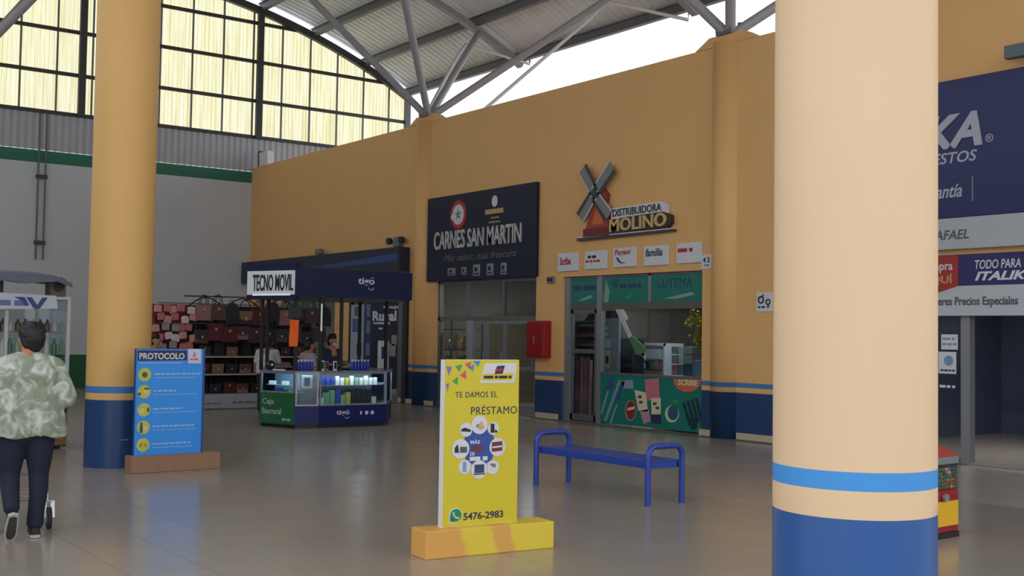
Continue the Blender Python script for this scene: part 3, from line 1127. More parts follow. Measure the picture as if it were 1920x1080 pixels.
for row, (yy0, yy1) in enumerate(((650, 664), (666, 682), (684, 703))):
    for q, (xx0, xx1) in enumerate(((1259, 1270), (1272, 1281), (1283, 1298))):
        mm = (M_BOXW2, M_BOXW, M_BOXW2, M_BOXW2, M_BOXW, M_BOXW2, M_PINK, M_GREY, M_PEN1)[k]
        inside('carton', xx0, yy0, xx1, yy1, .62, .25, mm, '%s carton, %s in the %s row of cartons in the stationery window' % (('grey', 'white', 'grey', 'grey', 'white', 'grey', 'pink', 'dark grey', 'blue')[k], ('left', 'middle', 'right')[q], ('top', 'middle', 'bottom')[row]), 'carton', 'cartons in the stationery window')
        k += 1
inside('blue_folder_box', 1298, 676, 1315, 704, .5, .3, mat('powder_blue', (120, 138, 176), .5), 'powder blue box at the right end of the stationery window', 'box')
inside('dark_rack', 1163, 634, 1185, 705, .55, .3, mat('rack_dark', (30, 34, 46), .6), 'tall dark rack left of the white cabinet in the stationery window', 'rack')
pz = thing('poster_board', 'pale board with pasted notices at the left of the stationery window', 'board', (XA + .4, 15.7, 0), WZ)
a, c = onx(1131, 640, XA + .4).y, onx(1160, 640, XA + .4).y
pz.location = (XA + .4, (a + c) / 2, 0)
hw = (a - c) / 2
MB().box(-hw, hw, 0, .05, 0, 1.95).build('board', mat('board_grey', (146, 152, 164), .6), pz)
for (u0, u1, v0, v1, mm) in ((-.8, -.1, 1.0, 1.35, M_CREAM), (-.75, .0, 1.4, 1.55, M_PAPER), (-.9, -.3, 1.62, 1.67, M_PAPER), (-.9, -.3, 1.74, 1.78, M_PAPER), (.1, .7, 1.02, 1.2, mat('tan_paper', (150, 132, 116), .6))):
    MB().box(u0 * hw, u1 * hw, -.006, 0, v0, v1).build('notice', mm, pz)
MB().box(-.6 * hw, -.25 * hw, -.01, -.006, 1.1, 1.24).build('notice_mark', M_INK, pz)
# gift wrap rolls behind the door, shelf of folders above
for k in range(9):
    x = xd0 + .12 + k * (xd1 - xd0 - .28) / 8
    h = 1.12 + .03 * math.sin(k * 2.1)
    o = MB().lathe([(.035, 0), (.035, h)], n=10).build('gift_wrap_roll', (M_PINK, mat('wrap_mauve', (120, 84, 104), .4), mat('wrap_rose', (150, 100, 112), .4), mat('wrap_plum', (92, 62, 80), .4))[k % 4])
    o.location = (XF + .3, YC - x + .34, .06)
    tag(o, '%s roll of gift wrap standing behind the shop door, %s from left' % (('pink', 'mauve', 'rose', 'plum')[k % 4], ('first', 'second', 'third', 'fourth', 'fifth', 'sixth', 'seventh', 'eighth', 'ninth')[k]), 'gift wrap', 'gift wrap behind the door')
st = thing('wrap_stand', 'low stand holding the gift wrap rolls behind the shop door', 'stand', (XF + .22, YC - (xd0 + xd1) / 2 + .34, 0), WZ)
MB().box(-.36, .34, 0, .18, 0, .058).build('base', M_DARK, st)
MB().box(-.36, .34, .14, .17, .058, .9).build('back', mat('stand_mauve', (96, 72, 84), .6), st)
fs = thing('folder_shelf', 'shelf of stacked dark folders seen through the top of the shop door', 'shelf', (XA + .5, 16.92, 0), WZ)
MB().box(-.42, .42, .36, .4, 0, 2.1).build('back', M_DARK, fs)
for z in (1.3, 1.62, 1.9):
    MB().box(-.42, .42, 0, .36, z - .025, z).build('shelf_board', M_GREY, fs)
k = 0
for z in (1.3, 1.62):
    for q in range(4):
        o = MB().box(-.36, .34, 0, .3, 0, .05).build('folder', (M_INKN, mat('folder_brown', (104, 74, 58), .5), M_DARK, mat('folder_rust', (134, 76, 54), .5), M_GREY)[(k * 2) % 5])
        o.location = (XA + .52, 16.92, z + q * .056 + .001)
        o.rotation_euler = (0, 0, WZ)
        tag(o, '%s folder in the %s stack behind the shop door, %s from below' % (('navy', 'charcoal', 'light grey', 'brown', 'rust')[(k) % 5], ('lower', 'upper')[k // 4], ('first', 'second', 'third', 'fourth')[q]), 'folder', 'folders behind the shop door')
        o.data.materials[0] = (M_INKN, M_DARK, M_GREY, mat('folder_brown', (104, 74, 58), .5), mat('folder_rust', (134, 76, 54), .5))[k % 5]
        k += 1
# golden foil garland
b = MB()
gp = onx(1303, 592, XF + .35)
M_FOIL = mat('gold_foil', (206, 190, 60), .22, .8)
gt = thing('gold_garland', 'shiny gold foil garland hanging at the right of the stationery window', 'garland', (gp.x, gp.y, 1.5), WZ)
r = random.Random(3)
b = MB()
for k in range(26):
    c = (r.uniform(-.14, .14), r.uniform(-.08, .08), .6 - .25 * abs(r.gauss(0, 1)))
    b.ball(c, r.uniform(.025, .06), 7, 5)
for k in range(10):
    b.bar((r.uniform(-.02, .12), r.uniform(-.06, .06), .45), (r.uniform(.02, .16), r.uniform(-.06, .06), r.uniform(-.1, .1)), .02, .004)
b.build('foil', M_FOIL, gt)
MB().tube([(0, 0, .6), (0, 0, 1.495)], .006, 6).build('string', M_GREY, gt)

# ---- motorcycle shop: fascia, banner, doors
YC = 8.5
X = XA - .12
t = thing('motorcycle_shop_sign', 'huge navy fascia sign with slanted silver letters right of the peach column', 'sign', (X, YC, 2.83), WZ)
w = Wall(X, YC, 2.83)
MB().box(-2.6, 2.6, 0, .119, .42, 2.27).build('navy_panel', M_NAVY, t, bevel=.008)
MB().box(-2.6, 2.6, 0, .119, 0, .418).build('white_strip', mat('strip_grey', (176, 180, 186), .45), t, bevel=.008)
MB().box(.02, .04, -.004, 0, .62, .95).build('divider', M_GREY, t)
xr = w(1843, 240)[0]
zt, zb = w(1800, 215)[1], w(1800, 274)[1]
M_SIL2 = mat('pale_silver', (172, 176, 190), .4)
lettering(t, 'ITALIKA', xr - 2.35, xr, zb - .02, zt + .02, 0, M_SIL2, bold=.035, shear=.28, depth=.02)
a_ = w(1853, 258)
lettering(t, '®', a_[0] - .04, a_[0] + .07, a_[1] - .06, a_[1] + .05, 0, M_SIL2, depth=.005)
xr = w(1832, 293)[0]
lettering(t, 'REPUESTOS', xr - 1.18, xr, w(1795, 305)[1], w(1795, 284)[1], 0, M_SIL2, bold=.015, shear=.2)
xr = w(1804, 357)[0]
lettering(t, 'Garantía', xr - .68, xr, w(1780, 371)[1], w(1780, 348)[1] + .02, 0, M_SIL2, bold=.015, shear=.3)
xr = w(1817, 440)[0]
lettering(t, 'SAN RAFAEL', xr - 1.0, xr, w(1787, 449)[1], w(1787, 431)[1], 0, mat('grey_letters', (86, 88, 96), .5), bold=.015, shear=.2)
X = XA - .05
t = thing('motorcycle_shop_banner', 'flat banner with red price flash and navy band below the big navy sign', 'banner', (X, YC, 1.95), WZ)
w = Wall(X, YC, 1.95)
z1, z2 = w(1800, 480)[1], w(1800, 536)[1]
MB().box(-2.5, 2.5, 0, .03, 0, z2).build('white_field', mat('banner_white', (188, 192, 200), .5), t)
MB().box(-2.5, 2.5, 0, .03, z2 + .001, z1 + .02).build('navy_band', mat('banner_navy', (40, 44, 100), .4), t)
xx = w(1797, 510)[0]
rp = MB().prism([(xx - .62, z1 + .01), (xx, z1 + .01), (xx, z2 + .0), (xx - .3, z2 - .08), (xx - .62, z2 - .0)], -.01, 0).build('price_flash', mat('flash_red', (160, 46, 44), .45), t)
xe = w(1787, 505)[0]
lettering(rp, 'Compra', xe - .5, xe, w(1775, 512)[1], w(1775, 494)[1] + .03, -.01, M_PAPER, bold=.01)
lettering(rp, 'AQUÍ', xe - .46, xe - .0, w(1775, 534)[1], w(1775, 513)[1], -.01, M_GOLD, bold=.02)
xs_ = w(1828, 494)[0]
lettering(t, 'TODO PARA TU', xs_, xs_ + .82, w(1870, 503)[1], w(1870, 486)[1], 0, M_PAPER, bold=.01, shear=.15)
lettering(t, 'ITALIKA', xs_, xs_ + .84, w(1870, 525)[1], w(1870, 508)[1], 0, M_PAPER, bold=.035, shear=.3)
xr = w(1909, 566)[0]
lettering(t, 'Talleres Precios Especiales', xr - 1.32, xr, w(1830, 577)[1], w(1830, 556)[1], 0, mat('grey_letters', (86, 88, 96), .5), bold=.025)
YC = 8.4
X = XA + .06
w = Wall(X, YC, 0)
t = thing('motorcycle_shop_facade', 'grey framed glass front of the dark motorcycle shop at the right edge', 'shop front', (X, YC, 0), WZ)
L0, L1 = YC - 10.6, YC - 6.2
xa, xb = w(1803, 700)[0], w(1820, 700)[0]
MB().box(L0, L1, 0, .1, 1.95, 2.1).build('head_bar', M_ALUD, t)
MB().box(xa, xb, -.02, .1, 0, 1.95).build('door_post', M_ALU, t)
for x in (L0, L1 - .06):
    MB().box(x, x + .06, 0, .1, 0, 1.95).build('side_post', M_ALU, t)
MB().box(L0 + .06, xa, .04, .05, .05, 1.95).build('window_pane', M_GLASS, t)
MB().box(L0 + .06, xa, .0, .1, 0, .05).build('sill', M_ALUD, t)
for (x0_, y0_, x1_, y1_, nm, lab) in ((1762, 627, 1793, 655, 'notice', 'upper paper notice with blue lines'), (1757, 660, 1790, 700, 'notice', 'lower paper notice with a round blue mark')):
    a_, c_ = w(x0_, y1_), w(x1_, y0_)
    o = MB().box(a_[0], c_[0], .034, .039, a_[1], c_[1]).build('paper_notice', M_PAPER)
    o.location, o.rotation_euler = (X, YC, 0), (0, 0, WZ)
    tag(o, lab + ' on the motorcycle shop glass', 'notice')
    h = c_[1] - a_[1]
    if y0_ < 650:
        dashes(o, a_[0] + .02, c_[0] - .02, a_[1] + .7 * h, .03, .034, mat('pale_blue_print', (120, 150, 190), .5), seed=2)
        dashes(o, a_[0] + .02, c_[0] - .02, a_[1] + .35 * h, .03, .034, mat('pale_blue_print', (120, 150, 190), .5), seed=3)
    else:
        MB().disc((a_[0] + c_[0]) / 2 + .02, a_[1] + .6 * h, .07, .07, .031, .034, 18).build('round_mark', mat('pale_blue_print', (120, 150, 190), .5), o)
        dashes(o, a_[0] + .03, c_[0] - .02, a_[1] + .15 * h, .025, .034, M_INKN, seed=4)
a_ = w(1759, 724)
c_ = w(1795, 724)
o = dashes(None, a_[0], c_[0], a_[1], .035, .036, M_PAPER, seed=9)
o.name = 'window_lettering'
o.location, o.rotation_euler = (X, YC, 0), (0, 0, WZ)
tag(o, 'small white line of lettering on the dark motorcycle shop glass', 'lettering')

rk = thing('parts_rack', 'dark wall rack with helmets deep inside the motorcycle shop', 'rack', (XA + 3.2, 7.9, 0), WZ)
MB().box(-1.6, 2.2, .3, .36, 0, 2.2).build('back', mat('rack_slate', (52, 56, 74), .6), rk)
for z in (.35, .95, 1.45, 1.9):
    MB().box(-1.6, 2.2, 0, .3, z - .03, z).build('shelf_board', M_DARK, rk)
for k, (x, z, cc) in enumerate(((-1.2, 1.45, 'grey'), (-.75, .35, 'white'), (-.3, 1.45, 'black'), (.3, .95, 'white'), (.8, 1.45, 'blue'), (1.4, .95, 'grey'))):
    mm = {'grey': M_GREY, 'white': M_PAPER, 'black': M_BLACK, 'blue': M_LBLUE}[cc]
    o = MB().ball((0, 0, .13), (.13, .155, .13), 14, 8).build('helmet', mm)
    MB().box(-.09, .09, -.16, -.11, .08, .16).build('visor', M_BLACK, o)
    o.location = (XA + 3.05, 7.9 - x, z + .002)
    o.rotation_euler = (0, 0, WZ)
    tag(o, '%s helmet, %s from left on the rack in the motorcycle shop' % (cc, ('first', 'second', 'third', 'fourth', 'fifth', 'sixth')[k]), 'helmet', 'helmets on the dark rack')

# ---- phone shop behind the kiosk: canopy, front, banner
t = thing('shop_canopy', 'long dark blue canopy box on the ochre wall behind the kiosk', 'canopy', (XA - .30, 27.2, 2.98), WZ)
MB().box(-4.5, 4.45, 0, .298, 0, .62).build('box', mat('canopy_navy', (32, 40, 66), .4), t, bevel=.01)
MB().prism([(-.6, .22), (4.4, .30), (4.4, .48), (2.4, .40), (-.6, .29)], -.006, 0).build('blue_stripe', mat('canopy_blue', (44, 76, 136), .25), t)  # slanted lighter blue stripe along the canopy face
MB().box(4.40, 4.45, -.012, 0, 0, .62).build('end_cap', M_BLACK, t)
o = MB().lathe([(.02, 0), (.12, .02), (.12, .1), (.09, .16)], n=16).build('siren', M_GREY)
o.location = (XA - .22, 26.9, 3.602)
tag(o, 'small grey siren on top of the dark blue canopy', 'siren')
YC = 24.4
X = XA - .02
w = Wall(X, YC, 0)
t = thing('phone_shop_facade', 'dark phone shop window with posters right of the kiosk', 'shop front', (X, YC, 0), WZ)
L0, L1 = YC - 25.6, YC - 22.75
MB().box(L0, L0 + .1, 0, .1, 0, 2.9).build('left_post', M_BLACK, t)
MB().box(YC - 23.15, YC - 22.95, -.03, .02, 0, 2.9).build('right_post', M_ALUD, t)
MB().box(YC - 22.93, L1, -.05, .018, 0, 2.9).build('right_cheek', M_DARK, t)
xA, xB, xC, xD = w(657, 640)[0], w(681, 640)[0], w(697, 640)[0], w(748, 640)[0]
MB().box(xA, xB, .0, .1, .5, 2.3).build('pale_poster_panel', mat('pale_poster', (160, 168, 184), .5), t)
MB().box(xA + .1, xB - .1, -.008, 0, 1.62, 1.95).build('poster_picture', mat('poster_blue', (70, 100, 150), .5), t)
MB().box(xA + .35, xB - .08, -.008, 0, 1.05, 1.35).build('poster_picture', M_DARK, t)
MB().box(xA + .2, xB - .12, -.008, 0, 2.02, 2.25).build('poster_picture', mat('poster_brown', (110, 92, 88), .5), t)
MB().box(xB, xC, .02, .1, .3, 2.7).build('blue_poster_panel', mat('poster_navy', (34, 56, 104), .4), t)
for z in (1.05, 1.6, 2.0):
    MB().box(xB + .12, xC - .12, .008, .02, z, z + .3).build('poster_picture', mat('poster_steel', (112, 124, 140), .5), t)
bn = MB().box(xC, xD, -.02, .1, .3, 2.6).build('rural_banner', mat('banner_dark', (22, 28, 56), .4), t)
a_, c_ = w(700, 605), w(745, 585)
lettering(bn, 'Rural', a_[0], c_[0], w(722, 602)[1], w(722, 583)[1], -.02, M_PAPER, bold=.04, space=1.05)
lettering(bn, 'Caja', a_[0] + .5, a_[0] + 1.3, w(722, 582)[1] + .02, w(722, 575)[1] + .03, -.02, M_PAPER, bold=.02)
dashes(bn, a_[0] + .05, c_[0] - .3, w(722, 606)[1], .05, -.02, M_PAPER, seed=3)
dashes(bn, a_[0] + .3, c_[0] - .6, w(722, 616)[1], .04, -.02, M_PAPER, seed=4)
dashes(bn, a_[0] + .3, c_[0] - 1.1, w(722, 626)[1], .05, -.02, M_PAPER, seed=5)
pw = MB().box(w(712, 640)[0], w(731, 640)[0], -.05, -.02, .35, w(722, 639)[1]).build('phone_poster', M_PAPER, t)
MB().box(w(719, 660)[0], w(728, 660)[0], -.056, -.05, w(722, 673)[1], w(722, 650)[1]).build('phone_picture', M_INKN, pw)
for a, bq, c, dq in ((737, 628, 746, 648), (733, 645, 744, 668)):
    MB().box(w(a, 640)[0], w(c, 640)[0], -.045, -.021, w((a + c) / 2, dq)[1], w((a + c) / 2, bq)[1]).build('hanging_card', mat('card_grey', (146, 146, 150), .5), t)
t = thing('glass_facade', 'grey framed glass doors of the phone shop behind the kiosk', 'shop front', (XA + .05, 28.0, 0), WZ)
MB().box(-1.6, 1.6, 0, .08, 2.8, 2.9).build('head_bar', M_ALU, t)
for x in (-1.6, -.8, 0, .8, 1.54):
    MB().box(x, x + .06, 0, .08, 0, 2.8).build('post', M_ALU, t)
for x in (-1.54, -.74, .06, .86):
    MB().box(x, x + .7, .035, .045, 0.05, 2.8).build('pane', M_GLASS, t)

# ---- conduit on the white wall
t = thing('conduit_pair', 'two thin grey conduits running down the white wall above the left stall', 'conduit', (7.9, YB - .06, 3.4))
for dx in (-.08, .1):
    MB().tube([(dx, 0, 0), (dx, 0, 3.9)], .022, 8).build('conduit', M_STEEL, t)
MB().box(-.13, .15, -.03, .055, 2.15, 2.25).build('clamp', M_STEELD, t)
MB().box(-.13, .15, -.03, .055, .4, .5).build('clamp', M_STEELD, t)
# ================================================================== things standing in the hall
# ---- yellow loan board on its block
RZ = math.atan2(-.11, 1.07)
t = thing('loan_board', 'yellow advertising board with phone number standing in a yellow and orange painted block', 'sign', (4.945, 7.0, 0), RZ)
# block 1.08 x .235 x .2 ; local centre at its middle
m = bpy.data.materials.new('patched_yellow_paint')
m.use_nodes = True
nt = m.node_tree
bs = nt.nodes['Principled BSDF']
bs.inputs['Roughness'].default_value = .45
tc = nt.nodes.new('ShaderNodeTexCoord')
sx = nt.nodes.new('ShaderNodeSeparateXYZ')
no = nt.nodes.new('ShaderNodeTexNoise')
no.inputs['Scale'].default_value = 9
no.inputs['Detail'].default_value = 3
mz = nt.nodes.new('ShaderNodeMath')          # the patches lean with height
mz.operation = 'MULTIPLY_ADD'
mz.inputs[1].default_value = .35
ma = nt.nodes.new('ShaderNodeMath')
ma.operation = 'MULTIPLY_ADD'
ma.inputs[1].default_value = .10
mr = nt.nodes.new('ShaderNodeMapRange')
mr.inputs[1].default_value = -.54 + .08
mr.inputs[2].default_value = .54 + .08
cr = nt.nodes.new('ShaderNodeValToRGB')
cy, co = lin((226, 200, 62)) + (1,), lin((222, 166, 84)) + (1,)
e = cr.color_ramp.elements
e[0].position, e[0].color = .27, co
e[1].position, e[1].color = .31, cy
for p_, c_ in ((.52, cy), (.54, co), (.66, co), (.68, cy)):
    k_ = e.new(p_)
    k_.color = c_
nt.links.new(tc.outputs['Object'], sx.inputs[0])
nt.links.new(tc.outputs['Object'], no.inputs['Vector'])
nt.links.new(sx.outputs['Z'], mz.inputs[0])
nt.links.new(sx.outputs['X'], mz.inputs[2])
nt.links.new(no.outputs['Fac'], ma.inputs[0])
nt.links.new(mz.outputs[0], ma.inputs[2])
nt.links.new(ma.outputs[0], mr.inputs[0])
nt.links.new(mr.outputs[0], cr.inputs[0])
nt.links.new(cr.outputs[0], bs.inputs['Base Color'])
MB().box(-.54, .54, -.118, .118, 0, .2).build('block', m, t, bevel=.006)
M_LY = mat('board_yellow', (214, 196, 40), .4)
pn = MB().box(-.368, .262, -.028, .03, .2, 1.415).build('panel_core', M_WHITE, t, label='white edged panel core')
fc = MB().box(-.362, .262, -.034, -.028, .205, 1.412).build('poster_face', M_LY, t)
x0, x1, z0, z1 = -.362, .262, .205, 1.412


def U(px, py):
    """position on the printed face: px 828..985, py 675..988"""
    u = (px - 828) / (985 - 828 - (py - 675) / 313 * 5 + (py - 675) / 313 * 0)
    v = (py - 675) / (988 - 675 - u * 8)
    return x0 + u * (x1 - x0), z1 - v * (z1 - z0)


Y0 = -.034


def pr(nm, pts, mm, y=Y0, d=.002, par=fc):
    return MB().prism([U(*p) for p in pts], y - d, y).build(nm, mm, par)


def prc(nm, cx, cy, r, mm, y=Y0, d=.002, n=20, par=fc, ry=None):
    c = U(cx, cy)
    s = (x1 - x0) / 155
    return MB().disc(c[0], c[1], r * s, (ry or r) * s, y - d, y, n).build(nm, mm, par)


def word(s, ax, ay, bx, by, mm, y=Y0, bold=.02, par=fc, shear=0, space=1.0):
    a, c = U(ax, by), U(bx, ay)
    return lettering(par, s, a[0], c[0], a[1], c[1], y, mm, bold=bold, depth=.002, shear=shear, space=space)


M_PURP = mat('flag_purple', (128, 116, 178), .5)
M_FPINK = mat('flag_pink', (206, 84, 112), .5)
M_FBLUE = mat('flag_blue', (70, 140, 198), .5)
M_FGREEN = mat('flag_green', (56, 160, 88), .5)
for pts, mm in (([(829, 686), (841, 688), (835, 704)], M_PURP), ([(829, 720), (836, 718), (833, 735)], M_PURP), ([(848, 686), (863, 683), (857, 697)], M_FGREEN),
                ([(842, 715), (854, 706), (853, 722)], M_FGREEN), ([(868, 682), (881, 678), (878, 692)], M_FPINK), ([(858, 704), (870, 694), (871, 711)], M_FPINK),
                ([(876, 688), (888, 683), (885, 697)], M_FBLUE), ([(885, 677), (901, 676), (896, 687)], M_FBLUE)):
    pr('bunting_flag', pts, mm)
lg = pr('logo_card', [(910, 681), (980, 680), (974, 718), (900, 718)], M_PAPER)
pr('logo_mark', [(936, 686), (953, 685), (948, 701), (931, 702)], M_INKN, Y0 - .002)
pr('logo_band', [(933, 692), (950, 691), (949, 695), (932, 696)], M_LRED, Y0 - .004)
pr('logo_strip', [(906, 701), (972, 699), (969, 712), (904, 713)], M_LYEL, Y0 - .002)
a_, c_ = U(908, 707), U(967, 704)
dashes(fc, a_[0], c_[0], a_[1], .02, Y0 - .004, M_INK, seed=2)
word('TE DAMOS EL', 849, 734, 937, 746, M_INKN, bold=0, space=1.12)
word('PRÉSTAMO', 882, 758, 980, 778, M_INKN, bold=0, space=1.08)
CXp, CYp = 900, 838
prc('blue_octagon', CXp, CYp, 37, mat('octagon_blue', (44, 78, 158), .5), n=8, ry=37)
ICO = [(900, 797, 17), (929, 804, 12), (938, 839, 17), (928, 877, 13), (900, 881, 17), (870, 876, 13), (861, 842, 18), (872, 806, 13)]
for k, (cx, cy, rr) in enumerate(ICO):
    prc('picture_disc', cx, cy, rr, M_PAPER, Y0 - .002)
    y = Y0 - .004
    if k == 0:
        for dx, dy in ((-4, 2), (3, -2), (1, 5), (5, 4)):
            prc('disc_picture', cx + dx, cy + dy, 4, mat('peach_print', (222, 168, 120), .5), y - .0005 * dx, n=9)
    elif k == 1:
        pr('disc_picture', [(cx - 6, cy - 9), (cx + 2, cy - 9), (cx + 2, cy + 8), (cx - 6, cy + 8)], M_INK, y)
        pr('disc_picture', [(cx + 3, cy + 2), (cx + 8, cy + 4), (cx + 8, cy + 8), (cx + 3, cy + 8)], M_INK, y)
    elif k == 2:
        pr('disc_picture', [(cx - 12, cy - 9), (cx + 10, cy - 11), (cx + 10, cy + 7), (cx - 12, cy + 9)], mat('maroon_print', (120, 44, 48), .5), y)
        pr('disc_picture', [(cx - 11, cy - 1), (cx + 9, cy - 3), (cx + 9, cy), (cx - 11, cy + 2)], M_PAPER, y - .002)
    elif k == 3:
        pr('disc_picture', [(cx - 6, cy - 7), (cx + 5, cy - 7), (cx + 7, cy - 2), (cx + 4, cy + 1), (cx - 4, cy - 3)], M_GREY, y)
    elif k == 4:
        pr('disc_picture', [(cx - 10, cy - 9), (cx + 10, cy - 10), (cx + 10, cy + 6), (cx - 10, cy + 7)], mat('screen_print', (52, 62, 110), .5), y)
        pr('disc_picture', [(cx - 12, cy + 8), (cx + 12, cy + 7), (cx + 12, cy + 9), (cx - 12, cy + 10)], M_INK, y)
    elif k == 5:
        pr('disc_picture', [(cx - 4, cy - 10), (cx + 3, cy - 10), (cx + 3, cy + 9), (cx - 4, cy + 9)], mat('fridge_print', (120, 160, 190), .5), y)
    elif k == 6:
        pr('disc_picture', [(cx - 12, cy - 2), (cx - 6, cy - 9), (cx - 3, cy + 7), (cx - 12, cy + 7)], M_INK, y)
        pr('disc_picture', [(cx - 1, cy - 4), (cx + 13, cy - 4), (cx + 13, cy + 7), (cx - 1, cy + 7)], mat('grey_green_print', (78, 90, 88), .5), y)
    else:
        pr('disc_picture', [(cx - 10, cy - 1), (cx - 3, cy - 4), (cx + 9, cy), (cx + 10, cy + 4), (cx - 10, cy + 3)], M_INK, y)
word('MÁS', 881, 824, 901, 833, M_PAPER, Y0 - .002)
a_, c_ = U(886, 842), U(920, 838)
dashes(fc, a_[0], c_[0], a_[1], .045, Y0 - .002, mat('maroon_print', (120, 44, 48), .5), seed=8)
word('DE', 881, 848, 890, 855, M_PAPER, Y0 - .002)
a_, c_ = U(880, 861), U(917, 859)
dashes(fc, a_[0], c_[0], a_[1], .03, Y0 - .002, M_PAPER, seed=5)
prc('phone_bubble_rim', 853, 966, 13.5, M_PAPER)
pr('bubble_rim_tail', [(841, 968), (852, 978), (839, 981)], M_PAPER)
gb = prc('phone_bubble', 853.5, 966, 11.5, mat('bubble_green', (26, 138, 88), .45), Y0 - .002)
pr('bubble_tail', [(843, 969), (851, 976), (842, 978)], mat('bubble_green', (26, 138, 88), .45), Y0 - .002)
c = U(853.5, 966)
b = MB().tube([(c[0] - .022, Y0 - .0045, c[1] + .024), (c[0] - .018, Y0 - .0045, c[1] + .002), (c[0] - .002, Y0 - .0045, c[1] - .016), (c[0] + .022, Y0 - .0045, c[1] - .022)], [.009, .006, .006, .009], 6)
b.build('handset_mark', M_PAPER, fc)
word('5476-2983', 869, 958, 951, 976, M_INKN, bold=.02)

# ---- blue protocol board
RZ2 = math.atan2(.05, 1.05)
t = thing('protocol_board', 'blue health protocol board with five yellow round symbols in a wooden block', 'sign', (4.74, 12.88, 0), RZ2)
M_WOODB = mat('brown_wood', (150, 112, 88), .55, var=.18, scale=14)
MB().box(-.525, .53, -.1, .1, 0, .19).build('block', M_WOODB, t, bevel=.006)
MB().box(-.475, .345, -.02, .03, .17, 1.385).build('panel', mat('board_edge_blue', (24, 66, 130), .4), t)
M_SKY = mat('protocol_blue', (44, 146, 240), .4)
fc2 = MB().box(-.47, .315, -.024, -.02, .175, 1.38).build('poster_face', M_SKY, t)
x0, x1, z0, z1 = -.475, .345, .17, 1.385


def U2(px, py):
    v = (py - 653) / (857 - 653)
    l = 257 - 6 * v
    r = 388 - 3 * v
    u = (px - l) / (r - l)
    return x0 + u * (x1 - x0), z1 - v * (z1 - z0)


Y0 = -.024
hd = MB().prism([U2(259, 656), U2(352, 656), U2(352, 675), U2(259, 676)], Y0 - .002, Y0).build('title_band', M_INKN, fc2)
a_, c_ = U2(262, 673), U2(347, 661)
lettering(fc2, 'PROTOCOLO', a_[0], c_[0], a_[1], c_[1], Y0 - .002, M_PAPER, bold=.025, depth=.002)
MB().prism([U2(354, 653), U2(379, 653), U2(379, 681), U2(354, 681)], Y0 - .003, Y0).build('logo_card', mat('logo_card_lilac', (204, 204, 224), .5), fc2)
a_ = U2(366, 669)
MB().prism([(a_[0] - .02, a_[1]), (a_[0] + .02, a_[1]), (a_[0] + .006, a_[1] + .06), (a_[0] - .006, a_[1] + .06)], Y0 - .005, Y0 - .003).build('logo_mark', mat('rose_print', (178, 140, 150), .5), fc2)
a_, c_ = U2(358, 673), U2(375, 673)
dashes(fc2, a_[0], c_[0], a_[1], .02, Y0 - .003, M_FPINK, seed=3)
a_, c_ = U2(262, 680), U2(345, 680)
dashes(fc2, a_[0], c_[0], a_[1], .012, Y0, mat('light_blue_print', (150, 190, 230), .5), seed=4)
M_LIME = mat('lime_disc', (196, 196, 84), .5)
M_LB = mat('light_blue_print', (150, 190, 230), .5)
for k, (py, xe1, xe2) in enumerate(((702, 378, 372), (734, 332, 372), (768, 344, 372), (801, 366, 371), (834, 360, 366))):
    c = U2(272 - k * .8, py)
    MB().disc(c[0], c[1], .075, .076, Y0 - .002, Y0, 24).build('symbol_disc', M_LIME, fc2)
    b = MB()
    if k == 0:
        b.disc(c[0], c[1], .03, .03, Y0 - .004, Y0 - .002, 10)
        for q in range(8):
            a = q * PI / 4
            b.bar((c[0] + .028 * math.cos(a), Y0 - .003, c[1] + .028 * math.sin(a)), (c[0] + .042 * math.cos(a), Y0 - .003, c[1] + .042 * math.sin(a)), .01, .002)
    elif k == 1:
        b.box(c[0] + .0, c[0] + .06, Y0 - .004, Y0 - .002, c[1] + .025, c[1] + .045)
        b.box(c[0] - .07, c[0] - .04, Y0 - .004, Y0 - .002, c[1] - .04, c[1] - .01)
    elif k == 2:
        b.disc(c[0] + .05, c[1], .014, .03, Y0 - .004, Y0 - .002, 10)
    elif k == 3:
        b.disc(c[0] - .025, c[1] + .04, .016, .016, Y0 - .004, Y0 - .002, 10)
        b.box(c[0] - .042, c[0] - .008, Y0 - .004, Y0 - .002, c[1] - .06, c[1] + .022)
    else:
        for s_ in (-1, 1):
            b.bar((c[0] + s_ * .03, Y0 - .003, c[1] - .02), (c[0] + s_ * .008, Y0 - .003, c[1] + .02), .012, .002)
            b.bar((c[0] + s_ * .03, Y0 - .003, c[1] + .02), (c[0] + s_ * .04, Y0 - .003, c[1] - .02), .012, .002)
    sy = b.build('symbol', mat('symbol_grey', (76, 84, 66), .5), fc2)
    if k == 1 or k == 3 or k == 2:
        MB().disc(c[0] + (.02 if k != 2 else -.02), c[1] - .01, .03, .028, Y0 - .0035, Y0 - .002, 12).build('symbol_pale', mat('symbol_pale', (206, 206, 160), .5), fc2)
    a_, c_ = U2(290 - k, py - 1), U2(xe1, py - 1)
    dashes(fc2, a_[0], c_[0], a_[1], .018, Y0, M_LB, seed=k)
    a_, c_ = U2(290 - k, py + 6), U2(xe2, py + 6)
    dashes(fc2, a_[0], c_[0], a_[1], .008, Y0, M_LB, seed=k + 9)

# ---- blue bench
t = thing('bench', 'blue tubular steel bench with arched ends standing on the tiles', 'bench', (7.79, 8.88, 0))


def endframe(y, nm):
    r = .029
    pts = [(-.225, y, 0), (-.225, y, .46)]
    for k in range(1, 7):
        a = PI - k * PI / 12
        pts.append((-.225 + .1 + .1 * math.cos(a), y, .46 + .1 * math.sin(a)))
    for k in range(0, 7):
        a = PI / 2 - k * PI / 12
        pts.append((.225 - .1 + .1 * math.cos(a), y, .46 + .1 * math.sin(a)))
    pts.append((.225, y, 0))
    return MB().tube(pts, r, 14).build('arched_leg_frame', M_BLUEB, t)


